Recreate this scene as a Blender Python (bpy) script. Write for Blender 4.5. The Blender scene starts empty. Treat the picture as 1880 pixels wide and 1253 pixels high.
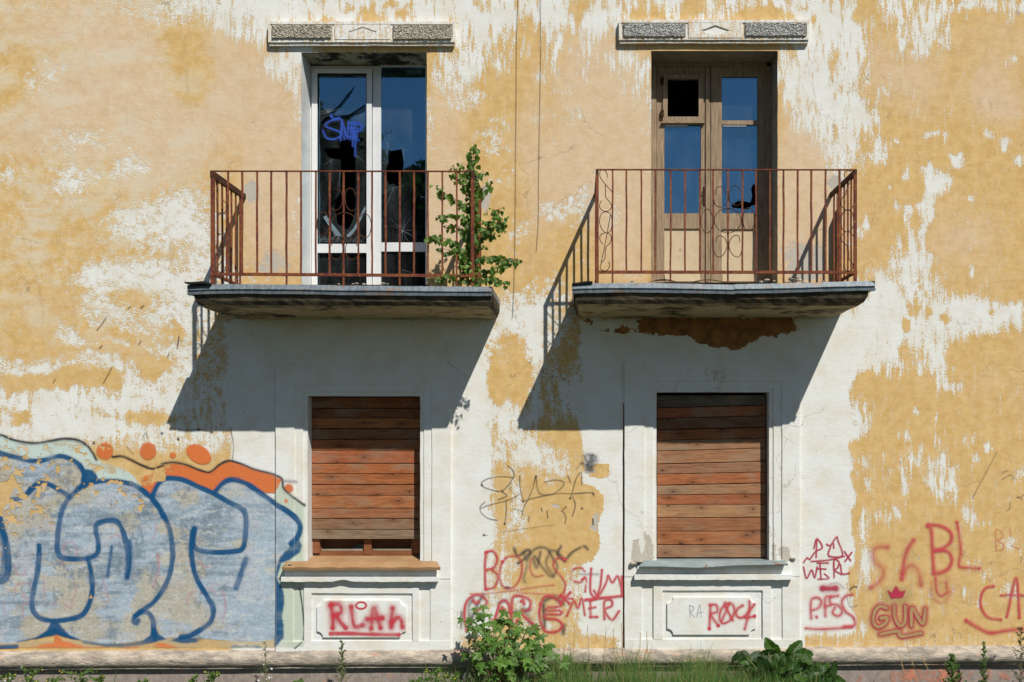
import bpy, math, random
import numpy as np
from mathutils import Vector, Matrix
from mathutils.geometry import tessellate_polygon

random.seed(7)
SC = bpy.context.scene
COL = SC.collection
R = math.radians

# ------------------------------------------------------------------ camera
DIST, FPX = 9.4, 1739.0            # metres to the wall, focal length in photo pixels
VX, VY = 1060.0, 790.0             # where the view axis meets the photograph
CAMX, CAMZ = (VX-940)/185.0, (1253-VY)/185.0
cd = bpy.data.cameras.new('camera'); cam = bpy.data.objects.new('camera', cd); COL.objects.link(cam)
cam.location = (CAMX, -DIST, CAMZ); cam.rotation_euler = (R(90), 0, 0)
cd.sensor_width = 36; cd.lens = 36*FPX/1880; cd.shift_x = -(VX-940)/1880; cd.shift_y = (VY-626.5)/1880
cd.clip_end = 1500; SC.camera = cam

def P(px, py, D=0.0):
    """photo pixel on the plane D metres in front of the facade -> world"""
    k = (DIST-D)/FPX
    return Vector((CAMX+(px-VX)*k, -D, CAMZ-(py-VY)*k))

# ------------------------------------------------------------------ light
SUN = Vector((0.605, -1.0, 1.345)).normalized()
elev = math.asin(SUN.z); rot = math.atan2(SUN.x, SUN.y)
w = bpy.data.worlds.new('World'); SC.world = w; w.use_nodes = True
nt = w.node_tree; nt.nodes.clear()
sky = nt.nodes.new('ShaderNodeTexSky'); sky.sky_type = 'NISHITA'; sky.sun_disc = False
sky.sun_elevation = elev; sky.sun_rotation = rot; sky.air_density = 1.0; sky.dust_density = 0.3; sky.ozone_density = 2.5
bg = nt.nodes.new('ShaderNodeBackground'); bg.inputs[1].default_value = 0.056
wo = nt.nodes.new('ShaderNodeOutputWorld')
nt.links.new(sky.outputs[0], bg.inputs[0]); nt.links.new(bg.outputs[0], wo.inputs[0])
sl = bpy.data.lights.new('sun', 'SUN'); sl.energy = 4.9; sl.angle = R(0.5); sl.color = (1.0, 0.955, 0.87)
so = bpy.data.objects.new('sun', sl); COL.objects.link(so)
so.rotation_euler = (-SUN).to_track_quat('-Z', 'Y').to_euler(); so.location = (4, -9, 12)
SC.view_settings.view_transform = 'Standard'; SC.view_settings.look = 'None'
SC.view_settings.exposure = 0.0; SC.view_settings.gamma = 1.0
SC.render.engine = 'CYCLES'
SC.cycles.max_bounces = 8; SC.cycles.transparent_max_bounces = 24

# ------------------------------------------------------------------ helpers
def lin(r, g, b):
    f = lambda c: ((c/255+0.055)/1.055)**2.4 if c > 10 else c/255/12.92
    return (f(r), f(g), f(b), 1.0)

ROOTS = {}
def put(name, me, mat, parent=None, label=None, smooth=False):
    o = bpy.data.objects.new(name, me); COL.objects.link(o)
    if mat is not None:
        me.materials.append(mat)
    if parent is not None:
        o.parent = parent
        if parent.type == 'EMPTY': o.location = -parent.location
    if label: o['label'] = label
    if smooth and len(me.polygons):
        me.polygons.foreach_set('use_smooth', [True]*len(me.polygons))
    return o

def tag(o, label, cat, group=None, kind=None):
    if label: o['label'] = label
    if cat: o['category'] = cat
    if group: o['group'] = group
    if kind: o['kind'] = kind
    return o

def empty(name, loc, label, cat, group=None):
    o = bpy.data.objects.new(name, None); COL.objects.link(o); o.location = loc
    o.empty_display_size = 0.1
    return tag(o, label, cat, group)

class MB:
    def __init__(s): s.v = []; s.f = []; s.c = []; s.cur = None
    def add(s, vs, fs):
        b = len(s.v); s.v += [tuple(v) for v in vs]; s.f += [tuple(i+b for i in f) for f in fs]
        if s.cur is not None: s.c += [s.cur]*len(vs)
    def box8(s, p):   # 8 corners: 0-3 front (bl br tr tl), 4-7 back
        s.add(p, [(0,1,2,3),(5,4,7,6),(4,0,3,7),(1,5,6,2),(3,2,6,7),(4,5,1,0)])
    def box(s, x0, x1, y0, y1, z0, z1):
        s.box8([(x0,y0,z0),(x1,y0,z0),(x1,y0,z1),(x0,y0,z1),(x0,y1,z0),(x1,y1,z0),(x1,y1,z1),(x0,y1,z1)])
    def pbox(s, px0, px1, py0, py1, Df, Db, py0r=None, py1r=None):
        """box whose front face covers the pixel rectangle at depth Df, and runs back to Db"""
        a = P(px0, py1, Df); b = P(px1, py1 if py1r is None else py1r, Df)
        c = P(px1, py0 if py0r is None else py0r, Df); d = P(px0, py0, Df)
        dy = Vector((0, Df-Db, 0))
        s.box8([a, b, c, d, a+dy, b+dy, c+dy, d+dy])
    def tube(s, pts, r, n=6, cap=True):
        pts = [Vector(p) for p in pts]; m = len(pts)
        rs = r if isinstance(r, (list, tuple)) else [r]*m
        vs = []; fs = []
        up = None
        for i, p in enumerate(pts):
            t = (pts[min(i+1, m-1)]-pts[max(i-1, 0)])
            if t.length < 1e-9: t = Vector((0,0,1))
            t.normalize()
            if up is None:
                up = Vector((0,1,0)) if abs(t.y) < 0.9 else Vector((1,0,0))
            a = t.cross(up)
            if a.length < 1e-4: a = t.cross(Vector((1,0,0.1)))
            a.normalize(); b = t.cross(a).normalized(); up = -b if False else b.cross(t).cross(t)*-1 if False else up
            for k in range(n):
                an = 2*math.pi*k/n+math.pi/4
                vs.append(p+(a*math.cos(an)+b*math.sin(an))*rs[i])
        for i in range(m-1):
            for k in range(n):
                fs.append((i*n+k, i*n+(k+1) % n, (i+1)*n+(k+1) % n, (i+1)*n+k))
        if cap:
            fs.append(tuple(range(n-1, -1, -1))); fs.append(tuple((m-1)*n+k for k in range(n)))
        s.add(vs, fs)
    def mesh(s, name='m', attr='tint'):
        me = bpy.data.meshes.new(name); me.from_pydata(s.v, [], s.f); me.update()
        if s.c and len(s.c) == len(s.v):
            a = me.attributes.new(attr, 'FLOAT_COLOR', 'POINT')
            a.data.foreach_set('color', np.array(s.c, dtype=np.float32).ravel())
        return me
    def build(s, name, mat, parent=None, label=None, smooth=False):
        return put(name, s.mesh(name), mat, parent, label, smooth)

def prism(mb, outer, holes, y0, y1, cv):
    """polygon (with holes) in 2D, cv maps (u,v)->(x,z); extruded y0..y1"""
    loops = [outer]+holes
    pts = [cv(*p) for l in loops for p in l]
    tris = tessellate_polygon([[Vector((cv(*p)[0], cv(*p)[1], 0)) for p in l] for l in loops])
    n = len(pts)
    vs = [(x, y0, z) for x, z in pts]+[(x, y1, z) for x, z in pts]
    fs = [t for t in tris]+[(a+n, c+n, b+n) for a, b, c in tris]
    b = 0
    for l in loops:
        k = len(l)
        for i in range(k):
            j = (i+1) % k
            fs.append((b+i, b+j, b+j+n, b+i+n))
        b += k
    mb.add(vs, fs)

def catmull(pts, step=3.0, closed=False):
    pts = [np.array(p, float) for p in pts]
    if len(pts) < 3:
        a, b = pts[0], pts[-1]; n = max(1, int(np.linalg.norm(b-a)/step))
        return np.array([a+(b-a)*i/n for i in range(n+1)])
    if closed: ext = [pts[-1]]+pts+[pts[0], pts[1]]
    else: ext = [2*pts[0]-pts[1]]+pts+[2*pts[-1]-pts[-2]]
    out = []
    for i in range(1, len(ext)-2):
        p0, p1, p2, p3 = ext[i-1:i+3]
        n = max(1, int(np.linalg.norm(p2-p1)/step))
        for k in range(n):
            t = k/n
            out.append(0.5*((2*p1)+(-p0+p2)*t+(2*p0-5*p1+4*p2-p3)*t*t+(-p0+3*p1-3*p2+p3)*t**3))
    out.append(ext[-2])
    return np.array(out)

# numpy value noise
_G = {}
def vnoise(X, Y, seed=0):
    N = 512
    if seed not in _G: _G[seed] = np.random.RandomState(seed).rand(N, N)
    g = _G[seed]
    xi = np.floor(X).astype(int); yi = np.floor(Y).astype(int)
    fx = X-xi; fy = Y-yi; fx = fx*fx*(3-2*fx); fy = fy*fy*(3-2*fy)
    a = g[yi % N, xi % N]; b = g[yi % N, (xi+1) % N]; c = g[(yi+1) % N, xi % N]; d = g[(yi+1) % N, (xi+1) % N]
    return (a*(1-fx)+b*fx)*(1-fy)+(c*(1-fx)+d*fx)*fy
def fbm(X, Y, sx, sy, seed=0, octv=4, rough=0.55):
    s = 0; amp = 1; tot = 0
    for o in range(octv):
        s = s+amp*vnoise(X/sx*2**o+17.3*o, Y/sy*2**o+9.1*o, seed+o); tot += amp; amp *= rough
    return s/tot
def sstep(a, b, x):
    t = np.clip((x-a)/(b-a), 0, 1); return t*t*(3-2*t)
def inpoly(X, Y, poly):
    c = np.zeros(X.shape, bool); n = len(poly); j = n-1
    for i in range(n):
        xi, yi = poly[i]; xj, yj = poly[j]
        if yi != yj:
            c ^= ((yi > Y) != (yj > Y)) & (X < (xj-xi)*(Y-yi)/(yj-yi)+xi)
        j = i
    return c

# ------------------------------------------------------------------ materials
class NT:
    def __init__(s, name):
        s.m = bpy.data.materials.new(name); s.m.use_nodes = True; s.t = s.m.node_tree; s.t.nodes.clear()
    def n(s, typ, **kw):
        nd = s.t.nodes.new(typ)
        for k, v in kw.items():
            if k in nd.inputs.keys() if isinstance(k, str) else False: nd.inputs[k].default_value = v
            else: setattr(nd, k, v)
        return nd
    def l(s, a, b): s.t.links.new(a, b)
    def val(s, nd, i, v):
        if hasattr(v, 'links') or hasattr(v, 'is_linked'): s.l(v, nd.inputs[i])
        else: nd.inputs[i].default_value = v
    def math(s, op, a, b=0.0, c=None, clamp=False):
        nd = s.t.nodes.new('ShaderNodeMath'); nd.operation = op; nd.use_clamp = clamp
        s.val(nd, 0, a); s.val(nd, 1, b)
        if c is not None: s.val(nd, 2, c)
        return nd.outputs[0]
    def mix(s, f, a, b, mode='MIX'):
        nd = s.t.nodes.new('ShaderNodeMix'); nd.data_type = 'RGBA'; nd.blend_type = mode
        s.val(nd, 0, f)
        for i, v in ((6, a), (7, b)):
            if isinstance(v, tuple): nd.inputs[i].default_value = v if len(v) == 4 else v+(1,)
            else: s.l(v, nd.inputs[i])
        return nd.outputs[2]
    def fmix(s, f, a, b):
        nd = s.t.nodes.new('ShaderNodeMix'); nd.data_type = 'FLOAT'
        s.val(nd, 0, f); s.val(nd, 2, a); s.val(nd, 3, b); return nd.outputs[0]
    def ramp(s, x, a, b, lo=0.0, hi=1.0, smooth=True):
        nd = s.t.nodes.new('ShaderNodeMapRange'); nd.interpolation_type = 'SMOOTHSTEP' if smooth else 'LINEAR'
        s.val(nd, 0, x); s.val(nd, 1, a); s.val(nd, 2, b); s.val(nd, 3, lo); s.val(nd, 4, hi); return nd.outputs[0]
    def coords(s, scale=(1,1,1), off=(0,0,0)):
        tc = s.t.nodes.new('ShaderNodeTexCoord'); mp = s.t.nodes.new('ShaderNodeMapping')
        mp.inputs['Scale'].default_value = scale; mp.inputs['Location'].default_value = off
        s.l(tc.outputs['Object'], mp.inputs[0]); return mp.outputs[0]
    def noise(s, vec, scale, detail=4, rough=0.55, dist=0.0, w=None):
        nd = s.t.nodes.new('ShaderNodeTexNoise')
        if w is not None: nd.noise_dimensions = '4D'; s.val(nd, 'W', w) if not hasattr(w, 'is_linked') else s.l(w, nd.inputs['W'])
        s.l(vec, nd.inputs['Vector'])
        nd.inputs['Scale'].default_value = scale; nd.inputs['Detail'].default_value = detail
        nd.inputs['Roughness'].default_value = rough; nd.inputs['Distortion'].default_value = dist
        return nd.outputs['Fac']
    def attr(s, name):
        nd = s.t.nodes.new('ShaderNodeAttribute'); nd.attribute_name = name; return nd
    def sep(s, c):
        nd = s.t.nodes.new('ShaderNodeSeparateColor'); s.l(c, nd.inputs[0]); return nd.outputs
    def bump(s, h, strength=0.3, dist=0.01):
        nd = s.t.nodes.new('ShaderNodeBump'); nd.inputs['Strength'].default_value = strength
        nd.inputs['Distance'].default_value = dist; s.l(h, nd.inputs['Height']); return nd.outputs[0]
    def out(s, color, rough=0.85, bump=None, spec=0.25, metal=0.0, extra=None):
        p = s.t.nodes.new('ShaderNodeBsdfPrincipled'); o = s.t.nodes.new('ShaderNodeOutputMaterial')
        if isinstance(color, tuple): p.inputs['Base Color'].default_value = color
        else: s.l(color, p.inputs['Base Color'])
        s.val(p, 'Roughness', rough) if not hasattr(rough, 'is_linked') else s.l(rough, p.inputs['Roughness'])
        p.inputs['Specular IOR Level'].default_value = spec; p.inputs['Metallic'].default_value = metal
        if bump is not None: s.l(bump, p.inputs['Normal'])
        s.l(p.outputs[0], o.inputs[0]); s.p = p; s.o = o
        return s.m

def mat_wall():
    t = NT('weathered_plaster')
    m1 = t.sep(t.attr('mask').outputs['Color']); m2 = t.sep(t.attr('mask2').outputs['Color'])
    co = t.coords()
    nf = t.noise(co, 15, 9, 0.68, 0.3)
    nstr = t.noise(t.coords((1, 1, 0.13)), 36, 7, 0.6, 0.2)
    nfine = t.noise(co, 75, 3, 0.6)
    nm = t.fmix(m2[1], nf, nstr)
    nm = t.fmix(0.46, nm, nfine)
    v = t.math('ADD', m1[0], t.math('MULTIPLY', t.math('SUBTRACT', nm, 0.5), 3.3))
    wd = t.math('ADD', 0.02, t.math('MULTIPLY', m2[2], 0.22))
    white = t.ramp(v, t.math('SUBTRACT', 0.5, wd), t.math('ADD', 0.5, wd))
    # yellow coat, sun-bleached to beige in clouds
    nb = t.noise(co, 1.7, 7, 0.62, 0.6)
    bei = t.ramp(t.math('ADD', m1[1], t.math('MULTIPLY', t.math('SUBTRACT', nb, 0.5), 0.8)), 0.2, 0.85)
    nmott = t.noise(co, 9, 6, 0.7)
    yel = t.mix(t.ramp(nmott, 0.32, 0.68), (0.58, 0.365, 0.125, 1), (0.70, 0.475, 0.205, 1))
    bc = t.mix(t.ramp(nmott, 0.3, 0.7), (0.63, 0.455, 0.285, 1), (0.71, 0.54, 0.365, 1))
    ycol = t.mix(bei, yel, bc)
    ycol = t.mix(t.math('MULTIPLY', t.ramp(nf, 0.3, 0.75), 0.16), ycol, (0.72, 0.62, 0.45, 1))
    veil = t.math('MULTIPLY', m2[2], t.ramp(t.math('ADD', t.noise(t.coords((1, 1, 1.5), (4, 2, 7)), 2.6, 8, 0.66, 0.5), t.math('MULTIPLY', nfine, 0.12)), 0.49, 0.69, 0, 1.0))
    ycol = t.mix(veil, ycol, (0.68, 0.62, 0.49, 1))
    nw = t.noise(co, 4, 7, 0.65)
    nscr = t.noise(t.coords((0.25, 1, 1)), 60, 4, 0.6)
    wc = t.mix(t.ramp(nw, 0.38, 0.7), (0.77, 0.78, 0.76, 1), (0.72, 0.69, 0.61, 1))
    wc = t.mix(t.ramp(nscr, 0.62, 0.75, 0, 0.25), wc, (0.55, 0.48, 0.36, 1))
    halo = t.math('MULTIPLY', t.ramp(v, t.math('SUBTRACT', 0.30, t.math('MULTIPLY', m2[2], 0.12)), 0.50), t.math('ADD', 0.42, t.math('MULTIPLY', m2[2], 0.5)))
    ycol = t.mix(halo, ycol, (0.76, 0.62, 0.40, 1))
    dirt = t.noise(t.coords((1, 1, 0.22), (9, 3, 1)), 7, 7, 0.7, 0.2)
    ycol = t.mix(t.ramp(dirt, 0.56, 0.74, 0, 0.38), ycol, (0.42, 0.31, 0.18, 1))
    col = t.mix(white, ycol, wc)
    bare = t.ramp(t.math('ADD', t.noise(t.coords((1, 1, 1), (31, 7, 19)), 6.5, 9, 0.7, 0.3), t.math('MULTIPLY', nfine, 0.12)), 0.735, 0.75)
    col = t.mix(bare, col, (0.48, 0.40, 0.33, 1))
    # rusty brown stain
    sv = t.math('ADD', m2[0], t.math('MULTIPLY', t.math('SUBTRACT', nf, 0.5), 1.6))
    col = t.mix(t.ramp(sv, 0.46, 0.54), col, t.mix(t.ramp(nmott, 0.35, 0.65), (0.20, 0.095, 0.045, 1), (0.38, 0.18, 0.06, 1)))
    # grey exposed cement
    gv = t.math('ADD', m1[2], t.math('MULTIPLY', t.math('SUBTRACT', nf, 0.5), 1.1))
    gm = t.ramp(gv, 0.45, 0.6)
    gcol = t.mix(nfine, (0.44, 0.40, 0.35, 1), (0.58, 0.53, 0.46, 1))
    col = t.mix(gm, col, gcol)
    # hairline cracks and pits
    wv = t.t.nodes.new('ShaderNodeVectorMath'); wv.operation = 'ADD'; nv = t.t.nodes.new('ShaderNodeTexNoise'); nv.inputs['Scale'].default_value = 3.0; nv.inputs['Detail'].default_value = 6
    t.l(co, nv.inputs['Vector']); sc_ = t.t.nodes.new('ShaderNodeVectorMath'); sc_.operation = 'SCALE'; sc_.inputs['Scale'].default_value = 0.5; t.l(nv.outputs['Color'], sc_.inputs[0])
    t.l(co, wv.inputs[0]); t.l(sc_.outputs[0], wv.inputs[1])
    ve = t.t.nodes.new('ShaderNodeTexVoronoi'); ve.feature = 'DISTANCE_TO_EDGE'; ve.inputs['Scale'].default_value = 0.8; t.l(wv.outputs[0], ve.inputs['Vector'])
    ck = t.math('MULTIPLY', t.ramp(ve.outputs['Distance'], 0.0008, 0.0026, 0.6, 0.0), t.ramp(t.noise(t.coords((1, 1, 1), (5, 5, 5)), 1.3, 3, 0.5), 0.52, 0.58))
    col = t.mix(ck, col, (0.24, 0.18, 0.12, 1))
    vo = t.t.nodes.new('ShaderNodeTexVoronoi'); vo.feature = 'F1'; vo.inputs['Scale'].default_value = 5.5
    t.l(co, vo.inputs['Vector'])
    pit = t.ramp(vo.outputs['Distance'], 0.02, 0.05, 0.55, 0.0)
    col = t.mix(pit, col, (0.18, 0.15, 0.11, 1))
    h = t.math('ADD', t.math('MULTIPLY', nfine, 0.35), t.math('MULTIPLY', nf, 0.5))
    h = t.math('ADD', h, t.math('MULTIPLY', t.noise(t.coords((0.35, 1, 1.0)), 25, 5, 0.6), 0.5))
    h = t.math('ADD', h, t.math('MULTIPLY', white, -0.7))
    h = t.math('ADD', h, t.math('MULTIPLY', gm, -0.3))
    return t.out(col, 0.92, t.bump(h, 0.6, 0.007), 0.15)

def mat_noise(name, c1, c2, scale=8, rough=0.9, bstr=0.4, bdist=0.005, stretch=(1,1,1), c3=None, s3=3, th=(0.55, 0.65), spec=0.2, detail=6, metal=0.0):
    t = NT(name); co = t.coords(stretch)
    n = t.noise(co, scale, detail, 0.65)
    col = t.mix(t.ramp(n, 0.33, 0.67), c1, c2)
    if c3:
        n3 = t.noise(t.coords(stretch, (3.1, 1.7, 5.3)), s3, 8, 0.7, 0.4)
        col = t.mix(t.ramp(n3, *th), col, c3)
    return t.out(col, rough, t.bump(t.noise(co, scale*3, 5, 0.65), bstr, bdist), spec, metal)

def mat_wood(name, dull=0.0):
    t = NT(name); a = t.attr('tint'); W = t.math('MULTIPLY', a.outputs['Alpha'], 20.0)
    co = t.coords((0.9, 1, 12)); g = t.noise(co, 5, 6, 0.62, 1.2, w=W)
    g2 = t.noise(t.coords((1.6, 1, 40)), 8, 4, 0.6, 0.2, w=W)
    blotch = t.noise(t.coords((1, 1, 2)), 3.0, 5, 0.6, 0.3, w=W)
    base = a.outputs['Color']
    col = t.mix(t.ramp(g, 0.35, 0.62), t.mix(1.0, base, (0.62, 0.55, 0.5, 1), 'MULTIPLY'), base)
    col = t.mix(t.ramp(g2, 0.5, 0.72, 0, 0.35), col, (0.06, 0.025, 0.012, 1))
    col = t.mix(t.ramp(blotch, 0.45, 0.75, 0, 0.85), col, (0.27, 0.20, 0.135, 1))
    vo = t.t.nodes.new('ShaderNodeTexVoronoi'); vo.voronoi_dimensions = '2D'; vo.inputs['Scale'].default_value = 2.3
    sx = t.t.nodes.new('ShaderNodeSeparateXYZ'); t.l(t.coords(), sx.inputs[0]); cb = t.t.nodes.new('ShaderNodeCombineXYZ')
    t.l(t.math('ADD', t.math('ADD', sx.outputs[0], W), t.math('MULTIPLY', g, 0.05)), cb.inputs[0]); t.l(t.math('ADD', t.math('MULTIPLY', sx.outputs[2], 2.2), t.math('MULTIPLY', g, 0.06)), cb.inputs[1]); t.l(cb.outputs[0], vo.inputs['Vector'])
    d = vo.outputs['Distance']
    ring = t.math('SINE', t.math('MULTIPLY', t.math('ADD', d, t.math('MULTIPLY', g, 0.03)), 230.0))
    kn = t.ramp(d, 0.08, 0.26, 1.0, 0.0)
    col = t.mix(t.math('MULTIPLY', kn, t.ramp(ring, -0.4, 0.8, 0.1, 0.6)), col, (0.10, 0.035, 0.015, 1))
    col = t.mix(t.ramp(d, 0.025, 0.06, 0.8, 0.0), col, (0.06, 0.02, 0.01, 1))
    return t.out(col, 0.75, t.bump(t.math('ADD', g2, g), 0.35, 0.002), 0.25)

def mat_oldwood():
    t = NT('bare_grey_wood')
    g = t.noise(t.coords((30, 30, 1.5)), 3, 6, 0.65, 0.4); g2 = t.noise(t.coords((60, 60, 3)), 4, 4, 0.6)
    p = t.noise(t.coords((1, 1, 0.5)), 7, 5, 0.7)
    col = t.mix(t.ramp(g, 0.35, 0.65), (0.23, 0.16, 0.10, 1), (0.40, 0.30, 0.20, 1))
    col = t.mix(t.ramp(p, 0.55, 0.68, 0, 0.5), col, (0.42, 0.31, 0.2, 1))
    col = t.mix(t.ramp(g2, 0.6, 0.75, 0, 0.6), col, (0.08, 0.045, 0.025, 1))
    return t.out(col, 0.85, t.bump(g2, 0.5, 0.003), 0.2)

def mat_rust():
    t = NT('rusty_red_paint'); co = t.coords()
    n = t.noise(co, 30, 6, 0.7); n2 = t.noise(t.coords((1, 1, 0.5)), 9, 7, 0.7)
    col = t.mix(t.ramp(n2, 0.42, 0.56), (0.125, 0.03, 0.022, 1), (0.20, 0.06, 0.024, 1))
    col = t.mix(t.ramp(n, 0.53, 0.63), col, (0.30, 0.10, 0.03, 1))
    col = t.mix(t.ramp(n, 0.33, 0.4, 0.8, 0), col, (0.04, 0.018, 0.013, 1))
    return t.out(col, 0.8, t.bump(n, 0.8, 0.004), 0.3)

def mat_leaf(name, trans=0.35):
    t = NT(name); a = t.attr('tint')
    n = t.noise(t.coords(), 60, 3, 0.6)
    col = t.mix(t.ramp(n, 0.3, 0.7, 0, 0.3), a.outputs['Color'], (0.02, 0.05, 0.01, 1))
    t.out(col, 0.5, None, 0.4)
    tr = t.t.nodes.new('ShaderNodeBsdfTranslucent'); t.l(t.mix(1.0, a.outputs['Color'], (1.3, 1.4, 0.5, 1), 'MULTIPLY'), tr.inputs[0])
    mx = t.t.nodes.new('ShaderNodeMixShader'); mx.inputs[0].default_value = trans
    t.l(t.p.outputs[0], mx.inputs[1]); t.l(tr.outputs[0], mx.inputs[2]); t.l(mx.outputs[0], t.o.inputs[0])
    return t.m

def mat_glass(name, refl, tint=(0.75, 0.8, 0.8, 1)):
    t = NT(name)
    fr = t.t.nodes.new('ShaderNodeFresnel'); fr.inputs[0].default_value = 1.5
    gl = t.t.nodes.new('ShaderNodeBsdfGlossy'); gl.inputs['Roughness'].default_value = 0.015; gl.inputs[0].default_value = (0.36, 0.74, 1.0, 1)
    nb = t.bump(t.noise(t.coords(), 2.5, 2, 0.5), 0.05, 0.02); t.l(nb, gl.inputs['Normal'])
    tr = t.t.nodes.new('ShaderNodeBsdfTransparent'); tr.inputs[0].default_value = tint
    mx = t.t.nodes.new('ShaderNodeMixShader'); o = t.t.nodes.new('ShaderNodeOutputMaterial')
    t.l(t.math('ADD', t.math('MULTIPLY', fr.outputs[0], 1.0), refl, clamp=True), mx.inputs[0])
    t.l(tr.outputs[0], mx.inputs[1]); t.l(gl.outputs[0], mx.inputs[2])
    df = t.t.nodes.new('ShaderNodeBsdfDiffuse'); df.inputs[0].default_value = (0.46, 0.5, 0.52, 1); m2 = t.t.nodes.new('ShaderNodeMixShader')
    dn = t.noise(t.coords((1, 1, 0.35)), 4.5, 8, 0.7, 0.6)
    t.l(t.ramp(dn, 0.35, 0.75, 0.006, 0.05), m2.inputs[0]); t.l(mx.outputs[0], m2.inputs[1]); t.l(df.outputs[0], m2.inputs[2]); t.l(m2.outputs[0], o.inputs[0])
    return t.m

def mat_spray(name='spray_paint', wear=0.5):
    t = NT(name); a = t.attr('Col'); co = t.coords()
    n = t.noise(co, 26, 8, 0.7, 0.2); n2 = t.noise(co, 120, 2, 0.6)
    al = a.outputs['Alpha']
    w_ = t.ramp(t.math('ADD', n, t.math('MULTIPLY', n2, 0.3)), 0.50, 0.56, 1-wear, 1.0)
    al = t.math('MULTIPLY', al, w_)
    grain = t.ramp(n2, 0.3, 0.7, 0.92, 1.05)
    col = t.mix(1.0, a.outputs['Color'], (1, 1, 1, 1), 'MULTIPLY')
    hs = t.t.nodes.new('ShaderNodeHueSaturation'); t.l(grain, hs.inputs['Value']); t.l(col, hs.inputs['Color'])
    t.out(hs.outputs[0], 0.8, t.bump(t.math('ADD', n, n2), 0.4, 0.004), 0.2)
    tr = t.t.nodes.new('ShaderNodeBsdfTransparent'); mx = t.t.nodes.new('ShaderNodeMixShader')
    t.l(al, mx.inputs[0]); t.l(tr.outputs[0], mx.inputs[1]); t.l(t.p.outputs[0], mx.inputs[2]); t.l(mx.outputs[0], t.o.inputs[0])
    return t.m

def mat_slab():
    t = NT('stained_concrete'); co = t.coords()
    n = t.noise(co, 6, 8, 0.7, 0.4); n2 = t.noise(co, 40, 5, 0.65); n3 = t.noise(t.coords((1, 1, 3)), 2.2, 7, 0.68, 0.5)
    col = t.mix(t.ramp(n, 0.35, 0.65), (0.045, 0.038, 0.026, 1), (0.115, 0.095, 0.062, 1))
    # patchy paler underside: light bounced off the ground, put into the colour
    geo = t.t.nodes.new('ShaderNodeNewGeometry'); sx = t.t.nodes.new('ShaderNodeSeparateXYZ'); t.l(geo.outputs['True Normal'], sx.inputs[0])
    under = t.ramp(sx.outputs[2], -0.98, -0.75, 1.0, 0.0)
    col = t.mix(t.math('MULTIPLY', under, t.ramp(n3, 0.36, 0.52)), col, (0.46, 0.39, 0.25, 1))
    col = t.mix(t.ramp(n3, 0.60, 0.68, 0, 0.8), col, (0.22, 0.10, 0.035, 1))
    col = t.mix(t.ramp(n, 0.62, 0.7, 0, 0.7), col, (0.03, 0.025, 0.02, 1))
    return t.out(col, 0.95, t.bump(t.math('ADD', n, t.math('MULTIPLY', n2, 0.9)), 0.6, 0.010), 0.15)

def mat_flash():
    t = NT('galvanised_sheet'); co = t.coords()
    n = t.noise(t.coords((1, 1, 3)), 5, 7, 0.7, 0.3); n2 = t.noise(t.coords((3, 1, 1)), 10, 5, 0.7)
    col = t.mix(t.ramp(n2, 0.35, 0.65), (0.11, 0.14, 0.165, 1), (0.20, 0.24, 0.27, 1))
    col = t.mix(t.ramp(n, 0.55, 0.66, 0, 0.85), col, (0.25, 0.14, 0.08, 1))
    return t.out(col, 0.5, t.bump(n2, 0.3, 0.004), 0.4, 0.1)

M = {}
M['wall'] = mat_wall()
M['slab'] = mat_slab(); M['flash'] = mat_flash()
M['rust'] = mat_rust()
M['scroll'] = mat_noise('dark_rusted_wire', (0.045, 0.022, 0.015, 1), (0.11, 0.045, 0.02, 1), 25, 0.8)
M['board'] = mat_wood('stained_boards')
M['oldwood'] = mat_oldwood()
M['pvc'] = mat_noise('white_plastic', (0.70, 0.71, 0.72, 1), (0.76, 0.77, 0.78, 1), 6, 0.35, 0.05, 0.001, c3=(0.5, 0.47, 0.42, 1), s3=5, th=(0.66, 0.8), spec=0.4)
M['beige'] = mat_noise('beige_panel_paint', (0.56, 0.44, 0.29, 1), (0.61, 0.49, 0.33, 1), 10, 0.7, 0.1, 0.002, c3=(0.42, 0.31, 0.19, 1), s3=8, th=(0.62, 0.7))
M['glass'] = mat_glass('window_glass', 0.24)
M['glass2'] = mat_glass('dusty_window_glass', 0.06, (0.6, 0.66, 0.68, 1))
M['crack'] = mat_noise('glass_fracture', (0.22, 0.28, 0.31, 1), (0.42, 0.48, 0.5, 1), 30, 0.3, spec=0.6)
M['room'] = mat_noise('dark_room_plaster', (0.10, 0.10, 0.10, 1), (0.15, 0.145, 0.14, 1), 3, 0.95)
M['rough'] = mat_noise('rough_cast_stone', (0.46, 0.42, 0.34, 1), (0.72, 0.67, 0.56, 1), 55, 0.95, 1.0, 0.015, c3=(0.10, 0.085, 0.065, 1), s3=60, th=(0.54, 0.64))
M['rough2'] = mat_noise('grey_cast_stone', (0.48, 0.48, 0.46, 1), (0.76, 0.75, 0.72, 1), 60, 0.95, 1.0, 0.015, c3=(0.08, 0.08, 0.08, 1), s3=70, th=(0.52, 0.62))
M['plinth'] = mat_noise('plinth_render', (0.26, 0.21, 0.19, 1), (0.36, 0.30, 0.265, 1), 14, 0.95, 0.6, 0.008, c3=(0.60, 0.25, 0.15, 1), s3=6, th=(0.60, 0.68))
M['mould'] = mat_noise('weathered_cement', (0.27, 0.235, 0.20, 1), (0.56, 0.48, 0.39, 1), 13, 0.95, 1.0, 0.015, stretch=(0.5, 1, 1.3), c3=(0.62, 0.36, 0.25, 1), s3=6, th=(0.57, 0.66))
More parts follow.
